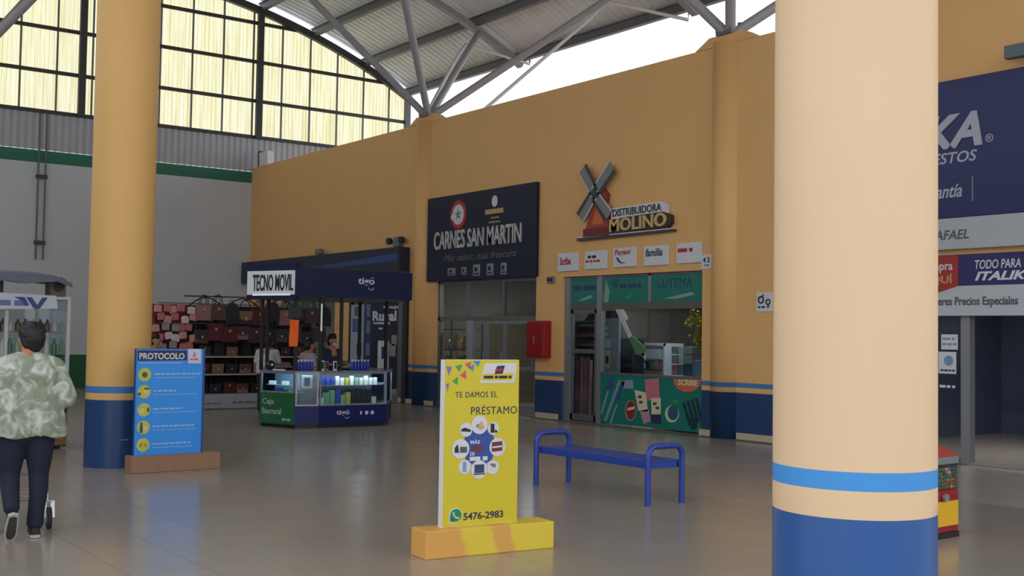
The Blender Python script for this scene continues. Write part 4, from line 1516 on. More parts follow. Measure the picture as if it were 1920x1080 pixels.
endframe(-.85, 'near')
endframe(.88, 'far')
s_ = MB()
s_.box(-.20, .20, -.83, .86, .405, .422)
s_.box(-.20, -.178, -.83, .86, .345, .405)
s_.box(.178, .20, -.83, .86, .345, .405)
s_.box(-.20, .20, -.83, -.81, .345, .405)
s_.box(-.20, .20, .84, .86, .345, .405)
s_.build('seat', M_BLUEB, t, bevel=.004)

# ---- gumball machine
t = thing('candy_machine', 'small red and yellow candy ball machine half hidden by the peach column', 'vending machine', (8.49, 5.62, 0), .04)
MB().box(-.16, .165, -.16, .16, 0, .045).build('foot', M_BLACK, t)
MB().box(-.155, .16, -.155, .155, .045, .37).build('body', mat('candy_red', (140, 30, 36), .3), t, bevel=.008)
MB().box(-.15, .155, -.158, -.153, .10, .30).build('yellow_label', mat('candy_yellow', (224, 176, 40), .35), t)
MB().box(.1585, .162, -.12, .12, .10, .30).build('yellow_label', mat('candy_yellow', (224, 176, 40), .35), t)
MB().lathe([(.03, 0), (.03, .03)], n=12).build('coin_knob', M_ALU, t).matrix_local = Matrix.Translation((-.06, -.16, .335)) @ Matrix.Rotation(PI / 2, 4, 'X')
MB().box(-.15, .155, -.15, .15, .37, .39).build('tray', M_RED, t)
MB().box(-.15, -.146, -.15, .15, .39, .60).box(.151, .155, -.15, .15, .39, .60).box(-.15, .155, -.15, -.146, .39, .60).box(-.15, .155, .146, .15, .39, .60).build('glass_case', M_GLASS, t)
b = MB()
r = random.Random(5)
for iz in range(6):
    for ix in range(8):
        for iy in range(8):
            if 0 < ix < 7 and 0 < iy < 7 and iz < 5:
                continue
            b.ball((-.122 + ix * .036 + r.uniform(-.003, .003), -.125 + iy * .036 + r.uniform(-.003, .003), .408 + iz * .029), .0185, 8, 5, mi=r.randrange(6))
bl = b.build('candy_balls', [mat('ball_white', (226, 226, 220), .3), mat('ball_red', (190, 40, 50), .3), mat('ball_green', (40, 150, 90), .3), mat('ball_orange', (220, 130, 50), .3), mat('ball_teal', (40, 130, 140), .3), mat('ball_pink', (216, 140, 170), .3)], t)
bl['kind'] = 'stuff'
MB().box(-.16, .165, -.16, .16, .60, .66).build('collar', M_GREY, t, bevel=.006)
b = MB()
vs = [(-.16, -.16, .66), (.165, -.16, .66), (.165, .16, .66), (-.16, .16, .66), (-.09, -.09, .74), (.07, -.09, .74), (.07, .09, .74), (-.09, .09, .74)]
b.add(vs, [(0, 1, 5, 4), (1, 2, 6, 5), (2, 3, 7, 6), (3, 0, 4, 7), (4, 5, 6, 7), (3, 2, 1, 0)])
b.build('lid', mat('candy_lid', (150, 52, 44), .35), t, bevel=.006)

# ---- octagonal phone kiosk
KB = [(8.156, 18.173), (8.438, 17.434), (8.847, 17.36), (10.137, 17.36), (10.714, 18.16), (10.714, 19.4), (10.3, 20.1), (9.1, 20.1), (8.8, 19.5)]
kc = Vector((9.43, 18.7, 0))
t = thing('phone_kiosk', 'blue phone kiosk with lit glass counters and a dark blue fascia on posts', 'kiosk', kc)


def kb(i, f=1.0):
    p = Vector((KB[i % len(KB)][0], KB[i % len(KB)][1], 0)) - kc
    return p * f


M_KNAVY = mat('kiosk_navy', (22, 30, 92), .35, spec=.3)
M_KGREEN = mat('kiosk_green', (24, 96, 56), .4)
M_LED = mat('led_strip', (235, 245, 255), .4, emit=26)
NB = len(KB)


def side(i, z0, z1, d, nm, m, out=0.0, par=t):
    """upright slab along kiosk side i (KB[i] -> KB[i+1])"""
    a, c = kb(i), kb(i + 1)
    u = (c - a).normalized()
    n_ = Vector((u.y, -u.x, 0))
    a, c = a + n_ * out, c + n_ * out
    q = [a, c, c - n_ * d, a - n_ * d]
    return MB().slab([(v.x, v.y) for v in q], z0, z1).build(nm, m, par)


class Side:
    """flat frame on kiosk side i: x from its left end, z up; front looks outwards"""

    def __init__(s, i, out=0.0, ring=None, par=t):
        a, c = (kb(i), kb(i + 1)) if ring is None else (ring[i], ring[(i + 1) % len(ring)])
        u = (c - a).normalized()
        n_ = Vector((u.y, -u.x, 0))
        s.len = (c - a).length
        s.o = a + n_ * out
        s.rz = math.atan2(u.y, u.x)

    def put(s, o):
        o.location = s.o
        o.rotation_euler = (0, 0, s.rz)
        return o


glz = {0: .58, 1: .37, 2: .37, 3: .37}
for i in range(NB):
    z = glz.get(i, .92)
    side(i, .06, z, .04, 'counter_panel', M_KGREEN if i == 0 else M_KNAVY)
MB().slab([tuple(kb(i, .965)[:2]) for i in range(NB)], 0, .06).build('plinth', M_BLACK, t)
top = MB()
inner = [tuple(kb(i, .74)[:2]) for i in range(NB)]
outer = [tuple(kb(i, 1.01)[:2]) for i in range(NB)]
for i in range(NB):
    j = (i + 1) % NB
    top.slab([outer[i], outer[j], inner[j], inner[i]], .925, .95)
top.build('counter_top', mat('counter_top_grey', (120, 128, 140), .2), t)
back = MB()
for i in range(0, 4):
    a, c = inner[i], inner[(i + 1)]
    b_ = MB().slab([a, c, (c[0] * .97, c[1] * .97), (a[0] * .97, a[1] * .97)], .06, .925).build('case_back', mat('case_back_grey', (96, 104, 118), .5) if i else mat('case_back_blue', (110, 150, 180), .5), t)
for i in range(4):
    zz = glz[i]
    s_ = Side(i, .0)
    f = MB().box(.012, .04, -.004, .02, zz, .925).box(s_.len - .04, s_.len - .012, -.004, .02, zz, .925).box(.04, s_.len - .04, -.004, .02, zz, zz + .025).box(.04, s_.len - .04, -.004, .02, .9, .925)
    s_.put(f.build('case_frame', M_ALU, t))
    s_.put(MB().box(.04, s_.len - .04, .004, .01, zz + .025, .9).build('case_glass', M_GLASS, t))
    s_.put(MB().box(.08, s_.len - .08, .03, .05, .905, .921).build('led_strip', M_LED, t))
    sf = MB().box(.05, s_.len - .05, .05, .27, zz + .0, zz + .012)
    if i != 1:
        sf.box(.05, s_.len - .05, .08, .25, .70, .71)
    s_.put(sf.build('case_shelf', mat('shelf_glass_grey', (170, 182, 190), .2), t))
# lettering on the panels
s_ = Side(0, .002)
lettering(s_.put(MB().box(.08, .1, -.001, .0, .52, .53).build('panel_mark', M_PAPER, t)), 'Caja', .06, .33, .36, .48, 0, mat('pale_green_letters', (150, 176, 160), .5), bold=.02)
lettering([o for o in t.children if o.name.startswith('panel_mark')][0], 'Banrural', .06, .50, .22, .32, 0, mat('pale_green_letters', (150, 176, 160), .5), bold=.02)
pm = [o for o in t.children if o.name.startswith('panel_mark')][0]
dashes(pm, .52, .72, .14, .04, 0, mat('pale_green_letters', (150, 176, 160), .5), seed=3)
s_ = Side(2, .002)
pm = s_.put(MB().box(.30, .31, -.001, 0, .12, .13).build('panel_mark', M_KNAVY, t))
M_KW = mat('kiosk_letter_white', (206, 208, 222), .45)


def tigo(par, x0, x1, z0, z1, y):
    w_ = x1 - x0
    lettering(par, 'tigo', x0, x1, z0, z1, y, M_KW, bold=.02)
    b = MB()
    cx, r = x1 - w_ * .2, w_ * .15
    h = (z1 - z0)
    b.tube([(cx + r * math.cos(PI + PI * k / 8), y - .002, z0 - h * .12 + r * .8 * math.sin(PI + PI * k / 8) * 1.0) for k in range(9)], w_ * .022, 6)
    b.build('smile_mark', M_KW, par)
    b = MB()
    for k in (-1, 1):
        b.disc(x1 - w_ * .14 + k * w_ * .055, z1 + h * .0, w_ * .03, w_ * .03, y - .003, y, 8)
    b.build('dots_mark', M_KW, par)


tigo(pm, .33, .58, .19, .29, 0)
for k, r_ in enumerate((.018, .034, .034)):
    MB().disc(.80 + k * .11, .235, r_, .034, -.003, 0, 14).build('social_disc', M_KW, pm)
# fascia ring on posts
FR = [(8.0, 18.47), (8.4, 17.4), (10.65, 17.4), (11.0, 18.3), (11.0, 19.4), (10.6, 20.2), (9.0, 20.2), (8.5, 19.45)]
FRv = [Vector((x, y, 0)) - kc for x, y in FR]
NF = len(FR)
for i in range(NF):
    a, c = FRv[i], FRv[(i + 1) % NF]
    u = (c - a).normalized()
    n_ = Vector((u.y, -u.x, 0))
    z0_, z1_ = (2.14, 2.74) if i == 0 else (2.19, 2.67)
    MB().slab([tuple(v[:2]) for v in (a, c, c - n_ * .08, a - n_ * .08)], z0_, z1_).build('fascia_panel', mat('fascia_navy', (22, 30, 72), .45, spec=.3), t)
MB().slab([tuple((v * .97)[:2]) for v in FRv], 2.66, 2.70).build('canopy_roof', M_DARK, t)
MB().slab([tuple((v * .95)[:2]) for v in FRv], 2.19, 2.20).build('canopy_lining', mat('lining_grey', (150, 152, 158), .5), t)
s_ = Side(0, .012, FRv)
lb = s_.put(MB().box(.03, s_.len - .02, -.01, .01, 2.22, 2.62).build('light_box', mat('light_box_face', (196, 200, 206), .4, emit=.22), t))
lettering(lb, 'TECNO MOVIL', .17, s_.len - .04, 2.28, 2.56, -.01, M_INK, bold=.014, depth=.01)
MB().box(.18, s_.len - .1, -.03, -.012, 2.205, 2.222).build('box_lamp', mat('box_lamp', (235, 240, 245), .4, emit=.5), lb)
s_ = Side(1, .004, FRv)
fm = s_.put(MB().box(1.30, 1.31, -.001, 0, 2.3, 2.31).build('fascia_mark', M_KNAVY, t))
tigo(fm, 1.16, 1.48, 2.40, 2.55, 0)
for (x, y) in ((8.46, 17.5), (8.9, 17.46), (9.29, 17.46), (8.22, 18.3), (8.85, 19.45), (10.66, 18.3), (10.66, 19.3), (10.25, 20.05)):
    p = Vector((x, y, 0)) - kc
    MB().box(p.x - .024, p.x + .024, p.y - .024, p.y + .024, .95, 2.19).build('post', M_BLACK, t)
p = Vector((8.9, 17.42, 0)) - kc
MB().box(p.x - .025, p.x + .0, p.y - .02, p.y, 1.62, 2.08).build('tube_lamp', mat('tube_lamp', (225, 230, 235), .4, emit=.12), t)
# orange sheet hung on the corner post
op = Vector((8.36, 17.36, 1.36))
o = MB()
n = 8
vs = []
for k in range(n + 1):
    for q in range(4):
        vs.append((-.075 + .16 * q / 3 + (.008 if q > 1 else 0) * (k > 3) - (.012 * (q / 3) * (1 - k / n)), .012 * math.sin(k * .8 + q), .44 * k / n))
fs = [(k * 4 + q, k * 4 + q + 1, k * 4 + q + 5, k * 4 + q + 4) for k in range(n) for q in range(3)]
o.add(vs, fs, True)
o.add([(v[0], v[1] + .004, v[2]) for v in vs], [f[::-1] for f in fs], True)
o = o.build('orange_sheet', mat('fluorescent_orange', (255, 106, 24), .5, emit=.0))
o.location = op
tag(o, 'bright orange paper sheet hanging from the kiosk corner post', 'paper')
# dark speaker over the sheet
o = MB().box(-.09, .12, -.04, .05, 0, .2).build('speaker_box', M_DARK, bevel=.01)
o.location = op + Vector((.02, .03, .46))
tag(o, 'small dark box fixed over the orange sheet on the kiosk', 'box')
# goods in the lit case
M_PH = [mat('box_white', (240, 243, 245), .4), mat('box_yellow', (206, 200, 80), .4), mat('box_blue', (60, 84, 190), .4), mat('box_black', (30, 32, 38), .4), mat('box_mint', (150, 196, 160), .4)]
r = random.Random(11)


def kgood(i, x, y, z, w_, d_, h_, m, lab, cat, group, nm='phone_box'):
    s_ = Side(i)
    o = MB().box(-w_ / 2, w_ / 2, 0, d_, 0, h_).build(nm, m)
    u = Vector((math.cos(s_.rz), math.sin(s_.rz), 0))
    n_ = Vector((-u.y, u.x, 0))
    o.location = kc + s_.o + u * x + n_ * y + Vector((0, 0, z))
    o.rotation_euler = (0, 0, s_.rz)
    return tag(o, lab, cat, group)


ORD = ['first', 'second', 'third', 'fourth', 'fifth', 'sixth', 'seventh', 'eighth', 'ninth', 'tenth', 'eleventh', 'twelfth', 'thirteenth', 'fourteenth', 'fifteenth', 'sixteenth']
seq = [2, 2, 2, 0, 0, 1, 0, 4, 0, 0, 0, 0]
CN = ['white', 'yellow', 'blue', 'black', 'mint']
for k in range(12):
    c = seq[k]
    kgood(2, .12 + k * .092, .1, .71, .06, .05, .12 if k % 3 else .15, M_PH[c], '%s phone box, %s from left on the upper shelf of the lit front case' % (CN[c], ORD[k]), 'phone box', 'phone boxes on the upper lit shelf')
seq = [0, 4, 4, 2, 4, 1, 3, 3, 3, 3, 0]
for k in range(11):
    c = seq[k]
    kgood(2, .1 + k * .1, .09, .382, .085, .09, (.12, .2, .24, .26, .16, .2, .25, .26, .25, .24, .12)[k], M_PH[c], '%s box, %s from left at the bottom of the lit front case' % (CN[c], ORD[k]), 'box', 'boxes at the bottom of the lit case')
for k in range(4):
    kgood(0, .16 + k * .15, .1, .592 if k % 2 else .71, .12, .06, .06, M_PH[(0, 2, 0, 4)[k]], '%s flat box, %s from left in the green counter case' % (CN[(0, 2, 0, 4)[k]], ORD[k]), 'box', 'boxes in the green counter case')
o = kgood(1, .22, .04, .66, .18, .02, .22, M_PH[0], 'white picture card in the narrow case at the kiosk corner', 'card', None, 'picture_card')
MB().box(-.05, .05, -.003, 0, .04, .18).build('card_picture', mat('poster_blue', (70, 100, 150), .5), o)
# bottles on the counter
b = thing('blue_bottle', 'blue bottle with white cap', 'bottle', (0, 0, 0))
MB().lathe([(.024, 0), (.027, .01), (.027, .135), (.012, .155)], n=12).build('bottle_body', mat('bottle_blue', (36, 60, 170), .3), b)
MB().lathe([(.014, .15), (.014, .185)], n=10).build('cap', M_WHITE, b)
bot0 = b
first = True
for gx, gn, cnt in ((8.52, 'left', 6), (9.60, 'right', 6)):
    for k in range(cnt):
        lab = 'blue bottle with white cap, %s from left in the %s row on the kiosk counter' % (ORD[k], gn)
        o = bot0 if first else dup(bot0)
        first = False
        o.location = (gx + k * .062, 17.62 + (.0 if gn == 'right' else -.0), .951)
        o['label'] = lab
        o['group'] = 'blue bottles in the %s row' % gn
for k, (x, h) in enumerate(((9.02, .17), (9.10, .16), (9.26, .16))):
    o = MB().box(-.03, .03, -.015, .015, 0, h).build('phone_stand', M_PH[0] if k != 1 else M_GREY)
    MB().box(-.022, .022, -.018, -.015, .03, h - .02).build('screen', M_DARK, o)
    o.location = (x, 17.6, .951)
    tag(o, '%s display phone between the two rows of bottles' % ('first white', 'grey', 'second white')[k], 'phone')
o = MB().box(-.09, .09, -.06, .06, 0, .02).build('paper_pad', M_WHITE)
o.location = (8.34, 17.85, .951)
tag(o, 'white paper pad on the kiosk counter above the green panel', 'pad')
o = MB().ball((0, 0, .08), .085, 14, 10).build('desk_globe', M_BLACK)
MB().ball((.0, -.07, .09), .025, 8, 6).build('white_spot', M_PAPER, o)  # small white ball on the front of the black globe
MB().lathe([(.06, 0), (.05, .02)], n=12).build('foot', M_BLACK, o)
o.location = (8.26, 18.02, .951)
tag(o, 'round black object with a white spot on the kiosk counter left end', 'desk globe')
# ================================================================== bag stall
YS = 22.4
t = thing('bag_stall', 'long stall rack full of hanging handbags behind the blue protocol board', 'stall', (9.6, YS + .35, 0))
MB().box(-1.2, 1.9, .3, .36, .1, 2.12).build('back_panel', mat('rack_black', (44, 36, 38), .7), t)
for x in (-1.72, -.4, .85, 1.88):
    MB().box(x - .02, x + .02, .22, .3, 0, 2.1).build('upright', M_STEELD, t)
for z, nm in ((.31, 0), (.72, 1), (1.08, 2)):
    MB().box(-1.72, 1.88, -.33, .28, z - .03, z).build('shelf', mat('shelf_edge_grey', (176, 174, 172), .5), t)
MB().tube([(-1.2, -.28, 2.29), (1.9, -.28, 2.31)], .012, 8).build('top_rail', M_BLACK, t)
for xx in (-.75, .05, .9):
    MB().tube([(xx - .35 + .07 * k, -.3, 2.10 + .17 * math.sin(PI * k / 10)) for k in range(11)], .014, 6).build('arched_hook', M_BLACK, t)
for z in (2.02, 1.62):
    MB().tube([(-1.72, -.26, z + .12), (1.88, -.26, z + .12)], .012, 6).build('hanging_rail', M_STEEL, t)
fp = MB().box(-1.0, 1.0, -.36, -.335, .02, .29).build('front_board', mat('front_board_white', (176, 178, 188), .5), t)
dashes(fp, -.9, -.4, .12, .03, -.36, M_GREY, seed=2)
dashes(fp, -.15, .95, .13, .05, -.36, M_GREY, seed=3)
MB().box(-1.86, -1.78, -.3, .2, .3, 1.95).build('red_side_board', mat('stall_red', (126, 34, 40), .5), t)
MB().box(-1.74, -.98, .02, .05, 1.1, 2.12).build('red_back_board', mat('stall_red', (126, 34, 40), .5), t)
# three kinds of bag, copied with their parts


def bag_proto(kind):
    b = thing('handbag', 'bag', 'bag', (0, 0, 0))
    if kind == 0:      # tote with two handles
        pts = [(-.15, 0), (.15, 0), (.125, .24), (-.125, .24)]
        MB().prism(pts, -.06, .06).build('bag_body', M_DARK, b, bevel=.015)
        for y in (-.05, .05):
            MB().tube([(-.07 + .0 * k, y, .22) if k == 0 else (-.07 * math.cos(PI * k / 8), y, .23 + .15 * math.sin(PI * k / 8)) for k in range(9)], .008, 6).build('strap', M_DARK, b)
        MB().box(-.02, .02, -.068, -.06, .15, .19).build('clasp', M_GOLD, b)
    elif kind == 1:    # satchel with flap
        MB().box(-.13, .13, -.05, .05, 0, .2).build('bag_body', M_DARK, b, bevel=.02)
        MB().prism([(-.132, .21), (.132, .21), (.12, .09), (.0, .06), (-.12, .09)], -.06, -.05).build('flap', M_DARK, b)
        MB().tube([(-.11 * math.cos(PI * k / 8), 0, .19 + .19 * math.sin(PI * k / 8)) for k in range(9)], .009, 6).build('strap', M_DARK, b)
        MB().disc(0, .1, .018, .018, -.066, -.06, 10).build('clasp', M_SILVER, b)
    else:              # backpack
        pts = [(-.12, 0), (.12, 0), (.13, .14), (.1, .27), (.05, .31), (-.05, .31), (-.1, .27), (-.13, .14)]
        MB().prism(pts, -.07, .06).build('bag_body', M_DARK, b, bevel=.02)
        MB().prism([(-.085, .03), (.085, .03), (.08, .13), (-.08, .13)], -.095, -.07).build('pocket', M_DARK, b, bevel=.01)
        MB().tube([(-.035 * math.cos(PI * k / 6), 0, .30 + .06 * math.sin(PI * k / 6)) for k in range(7)], .008, 6).build('strap', M_DARK, b)
    return b


BAGC = [('black', (34, 30, 34)), ('maroon', (92, 36, 44)), ('dusty pink', (156, 112, 112)), ('brown', (96, 70, 58)), ('charcoal', (58, 54, 62)), ('tan', (140, 112, 88)), ('plum', (72, 46, 60)), ('navy', (36, 38, 66))]
BM = [mat('bag_' + n.replace(' ', '_'), c, .5) for n, c in BAGC]
KN = ['tote bag', 'satchel', 'backpack']
pro = [bag_proto(k) for k in range(3)]
used = [False] * 3
r = random.Random(21)
ROWS = [('top hanging row', 1.78, -1.0 + .18, 2.0, 10, .30), ('second hanging row', 1.37, -.85, 1.9, 10, .29), ('upper shelf', 1.082, -.7, 1.8, 9, .30), ('middle shelf', .722, -.7, 1.8, 9, .30), ('bottom shelf', .312, -.75, 1.8, 9, .30)]
PAT = {0: [2, 3, 0, 4, 1, 0, 2, 0, 6, 0], 1: [3, 1, 1, 5, 6, 0, 3, 6, 0, 6], 2: [4, 0, 5, 0, 3, 6, 0, 1, 6], 3: [0, 5, 0, 2, 2, 3, 2, 0, 6], 4: [0, 7, 1, 2, 0, 6, 7, 4, 0]}
KIN = {0: [0, 0, 2, 1, 0, 2, 0, 1, 0, 2], 1: [1, 0, 0, 1, 0, 0, 1, 0, 1, 0], 2: [0, 2, 1, 2, 1, 0, 1, 0, 1], 3: [1, 1, 1, 1, 1, 1, 0, 1, 1], 4: [0, 1, 0, 1, 1, 0, 1, 1, 0]}
for ri, (rn, z, xa, xb, n, sp) in enumerate(ROWS):
    for k in range(n):
        kd, c = KIN[ri][k], PAT[ri][k]
        x = xa + k * sp
        if x > 2.0:
            break
        lab = '%s %s, %s from left on the %s of the bag stall' % (BAGC[c][0], KN[kd], ORD[k], rn)
        mm = {'bag_body': BM[c], 'flap': BM[(c + (1 if k % 3 == 0 else 0)) % 8], 'strap': BM[0] if c != 0 else BM[4], 'pocket': BM[c]}
        if used[kd]:
            o = dup(pro[kd], mats=mm)
        else:
            o = pro[kd]
            used[kd] = True
            for ch in o.children:
                bn = ch.name.split('.')[0]
                if bn in mm:
                    for sl in ch.material_slots:
                        sl.link = 'OBJECT'
                        sl.material = mm[bn]
        o['label'] = lab
        o['group'] = 'bags on the ' + rn
        o.location = (9.6 + x, YS + (.0 if ri < 2 else .22) + r.uniform(-.01, .01), z + (r.uniform(-.06, .06) if ri < 2 else 0))
        o.rotation_euler = (0, 0, r.uniform(-.1, .1))
        s = r.uniform(.92, 1.08) if ri < 2 else (.9 if ri == 2 else .95)
        o.scale = (s, s, s)
        if ri < 2:
            o.scale = (1.18, 1.0, 1.35)
# small purses on the red board
PUR = [('pink', (206, 150, 146)), ('white', (214, 206, 204)), ('rose', (186, 110, 112)), ('grey', (150, 144, 148))]
PM = [mat('purse_' + n, c, .5) for n, c in PUR]
k = 0
for row in range(5):
    for q in range(5):
        c = (row * 2 + q * 3 + (q // 2)) % 4 if row > 1 else (0, 2, 0, 2, 1)[(q + row) % 5]
        x = 9.6 - 1.76 + q * .165 + (.05 if row % 2 else 0)
        o = MB().box(-.078, .078, -.02, .02, 0, .14).build('coin_purse', PM[c], bevel=.016)
        MB().tube([(-.04, -.0, .105), (-.03, 0, .15), (.03, 0, .15), (.04, 0, .105)], .006, 5).build('strap', PM[c], o)
        MB().disc(0, .075, .012, .012, -.026, -.02, 8).build('clasp', M_GOLD, o)
        o.location = (x + .03 * math.sin(k * 1.7), YS - .02 + .02 * math.sin(k), 1.95 - row * .185 + .03 * math.sin(k * 2.9))
        o.rotation_euler = (0, .15 * math.sin(k * 2.3), 0)
        tag(o, '%s coin purse, %s from left in the %s row on the red board' % (PUR[c][0], ORD[q], ORD[row]), 'purse', 'coin purses on the red board')
        k += 1

# ---- left food stall
t = thing('snack_stall', 'white framed snack stall with a dark tarp roof behind the walking person', 'stall', (3.6, 16.3, 0))
fr = MB()
M_WF = mat('stall_white_frame', (190, 192, 198), .4)
for x, y in ((-.02, -.4), (.76, -.4), (.76, .45), (-1.3, -.4), (-1.3, .45)):
    MB().box(x - .022, x + .022, y - .022, y + .022, .75, 2.0).build('post', M_WF, t)
MB().box(-1.32, .78, -.42, -.38, 1.98, 2.02).box(-1.32, .78, .43, .47, 1.98, 2.02).box(.74, .78, -.38, .43, 1.98, 2.02).build('top_frame', M_WF, t)
for z in (1.2, 1.55):
    MB().box(-1.28, .74, -.1, .42, z - .02, z).build('shelf', mat('shelf_grey', (130, 132, 136), .4), t)
MB().box(-1.3, .78, -.42, .47, .03, .75).build('counter', mat('stall_dark_counter', (36, 34, 40), .5), t)
MB().box(.2, .775, -.44, -.42, .05, .48).build('brown_panel', mat('stall_brown', (120, 86, 52), .55), t)
MB().box(-1.33, .8, -.45, .5, .75, .79).build('counter_top', M_STEEL, t)
for x in (-1.25, .7):
    MB().box(x - .03, x + .03, -.3, .4, 0, .03).build('foot', M_BLACK, t)
MB().box(-1.28, .74, .40, .42, .79, 1.98).build('back_pane', M_GLASS, t)
MB().box(.75, .76, -.37, .42, .79, 1.98).build('side_pane', M_GLASS, t)
b = MB()
n = 12
vs = []
for i in range(n + 1):
    x = -1.6 + 2.36 * i / n
    for j, (y, z) in enumerate(((-.55, 2.21), (-.54, 2.27), (-.2, 2.33), (.4, 2.34), (.6, 2.26))):
        vs.append((x, y, z + .025 * math.sin(i * 1.3 + j) - (.05 if i == n else 0) + (.03 if i == n - 4 else 0)))
fs = [(i * 5 + j, (i + 1) * 5 + j, (i + 1) * 5 + j + 1, i * 5 + j + 1) for i in range(n) for j in range(4)]
b.add(vs, fs, True)
b.add([(v[0], v[1], v[2] - .02) for v in vs], [f[::-1] for f in fs], True)
b.build('tarp_roof', mat('tarp_grey', (104, 110, 126), .5, var=.15), t)
for x, y in ((-.3, -.35), (-.08, -.35), (.68, -.3), (.68, .4), (-1.2, .4)):
    MB().box(x - .02, x + .02, y - .02, y + .02, 2.02, 2.28).build('roof_prop', M_BLACK, t)
bn = MB().prism([(-1.2, 2.08), (.58, 2.03), (.60, 1.86), (-.1, 1.835), (-1.2, 1.86)], -.47, -.44).build('banner', mat('banner_pale', (200, 204, 222), .5), t)
dashes(bn, -.12, .28, 1.92, .07, -.47, mat('banner_blue', (92, 120, 176), .5), seed=3)
a = MB()
a.prism([(.2, 2.0), (.27, 2.0), (.34, 1.9), (.4, 2.0), (.47, 2.0), (.37, 1.85), (.3, 1.85)], -.474, -.47)
a.prism([(.05, 2.0), (.18, 2.0), (.24, 1.9), (.2, 1.88), (.14, 1.95)], -.474, -.47)
a.build('banner_mark', mat('banner_mark_blue', (56, 76, 132), .5), bn)
o = MB().box(-.1, .1, -.1, .1, 0, .24).build('fan_box', mat('box_taupe', (98, 92, 84), .6), bevel=.012)
MB().disc(0, .13, .07, .07, -.106, -.1, 16).build('grille', M_DARK, o)
o.location = (4.22, 16.0, 2.022)
tag(o, 'taupe square box on the top frame of the snack stall', 'box')
BC = [('green', (70, 120, 86)), ('pale green', (150, 172, 150)), ('white', (196, 198, 196)), ('brown', (112, 88, 66)), ('red', (140, 60, 56))]
k = 0
for z, rn in ((1.2, 'lower'), (1.55, 'upper')):
    for q in range(10):
        c = (q % 3 if z < 1.5 else 3 + (q % 2) if q % 3 else 2)
        h = .26 if z < 1.5 else .17
        o = MB().lathe([(.036, 0), (.038, .02), (.038, h * .65), (.014, h * .85), (.014, h)], n=10).build('drink_bottle', mat('drink_' + BC[c][0].replace(' ', '_'), BC[c][1], .25))
        o.location = (3.45 + q * .095, 16.35, z)
        tag(o, '%s bottle, %s from left on the %s shelf of the snack stall' % (BC[c][0], ORD[q], rn), 'bottle', 'bottles on the snack stall shelves')
        k += 1

# ================================================================== people


def grow(chains, voxel, smooth=6, balls=()):
    """one continuous skin around tapered chains [(point, radius), ...]"""
    b = MB()
    for ch in chains:
        for (p, r0), (q, r1) in zip(ch[:-1], ch[1:]):
            p, q = Vector(p), Vector(q)
            d = q - p
            L = d.length
            N = max(2, int(L / (min(r0, r1) * .6)) + 1)
            for i in range(N + 1):
                f = i / N
                rr = r0 + (r1 - r0) * f
                b.ball(p + d * f, rr, 12, 8)
    for c, r in balls:
        b.ball(c, r, 16, 12)
    o = b.build('skin', M_SKIN)
    m = o.modifiers.new('r', 'REMESH')
    m.mode = 'VOXEL'
    m.voxel_size = voxel
    m.use_smooth_shade = True
    s = o.modifiers.new('s', 'SMOOTH')
    s.iterations = smooth
    s.factor = .5
    apply_mods(o)
    me = o.data
    bpy.data.objects.remove(o)
    return me


def fingers(h, f, upv, side, s=1.0):
    """palm and five fingers closed round a bar: h wrist, f forward direction, upv back of the hand, side towards the thumb"""
    f, upv, side = Vector(f).normalized(), Vector(upv).normalized(), Vector(side).normalized()
    h = Vector(h)
    ch = [[(h, .024 * s), (h + f * .045 * s, .026 * s), (h + f * .075 * s, .022 * s)]]
    for k in range(2):
        o = side * (.02 - .04 * k) * s
        ch.append([(h + f * .02 * s + o * .7, .018 * s), (h + f * .08 * s + o, .014 * s)])
    for k, l in enumerate((.9, 1.0, .95, .75)):
        a = h + f * .082 * s + side * (.03 - .02 * k) * s
        c = a + (f * .75 - upv * .5).normalized() * .036 * l * s
        d = c + (f * .05 - upv).normalized() * .026 * l * s
        e = d + (-f * .8 - upv * .4).normalized() * .02 * l * s
        ch.append([(a, .0095 * s), (c, .0085 * s), (d, .008 * s), (e, .007 * s)])
    a = h + f * .03 * s + side * .026 * s
    c = a + (f * .6 + side * .6 - upv * .4).normalized() * .035 * s
    d = c + (f * .6 - upv * .8).normalized() * .028 * s
    ch.append([(a, .013 * s), (c, .010 * s), (d, .008 * s)])
    return ch


def cloth(name, color, rough=.85, var=.1, scale=8):
    return mat(name, color, rough, var=var, scale=scale, bump=.25)


def mesh_obj(name, me, m, parent):
    me.materials.clear()
    me.materials.append(m)
    me.name = name
    o = bpy.data.objects.new(name, me)
    COL.objects.link(o)
    o.parent = parent
    return o


def head_chains(c, fwd, rgt):
    """head centred on c looking along fwd: skull, jaw, nose, ears"""
    c, fwd, rgt = Vector(c), Vector(fwd).normalized(), Vector(rgt).normalized()
    u = Vector((0, 0, 1))
    bl = [(c + u * .03 - fwd * .012, (.074, .088, .09))]
    ch = [[(c + fwd * .025 - u * .02, .066), (c + fwd * .042 - u * .075, .040)],
          [(c + fwd * .088 + u * .005, .011), (c + fwd * .104 - u * .026, .015)],
          [(c + fwd * .082 - u * .058 - rgt * .02, .009), (c + fwd * .088 - u * .058, .011), (c + fwd * .082 - u * .058 + rgt * .02, .009)],
          [(c + fwd * .07 - u * .085, .022), (c + fwd * .06 - u * .09, .03)]]
    for s in (-1, 1):
        ch.append([(c + rgt * s * .074 + u * .012 - fwd * .005, .014), (c + rgt * s * .076 - u * .024, .011)])
        ch.append([(c + fwd * .076 + rgt * s * .03 + u * .026, .011), (c + fwd * .072 + rgt * s * .048 + u * .022, .009)])
    return ch, bl


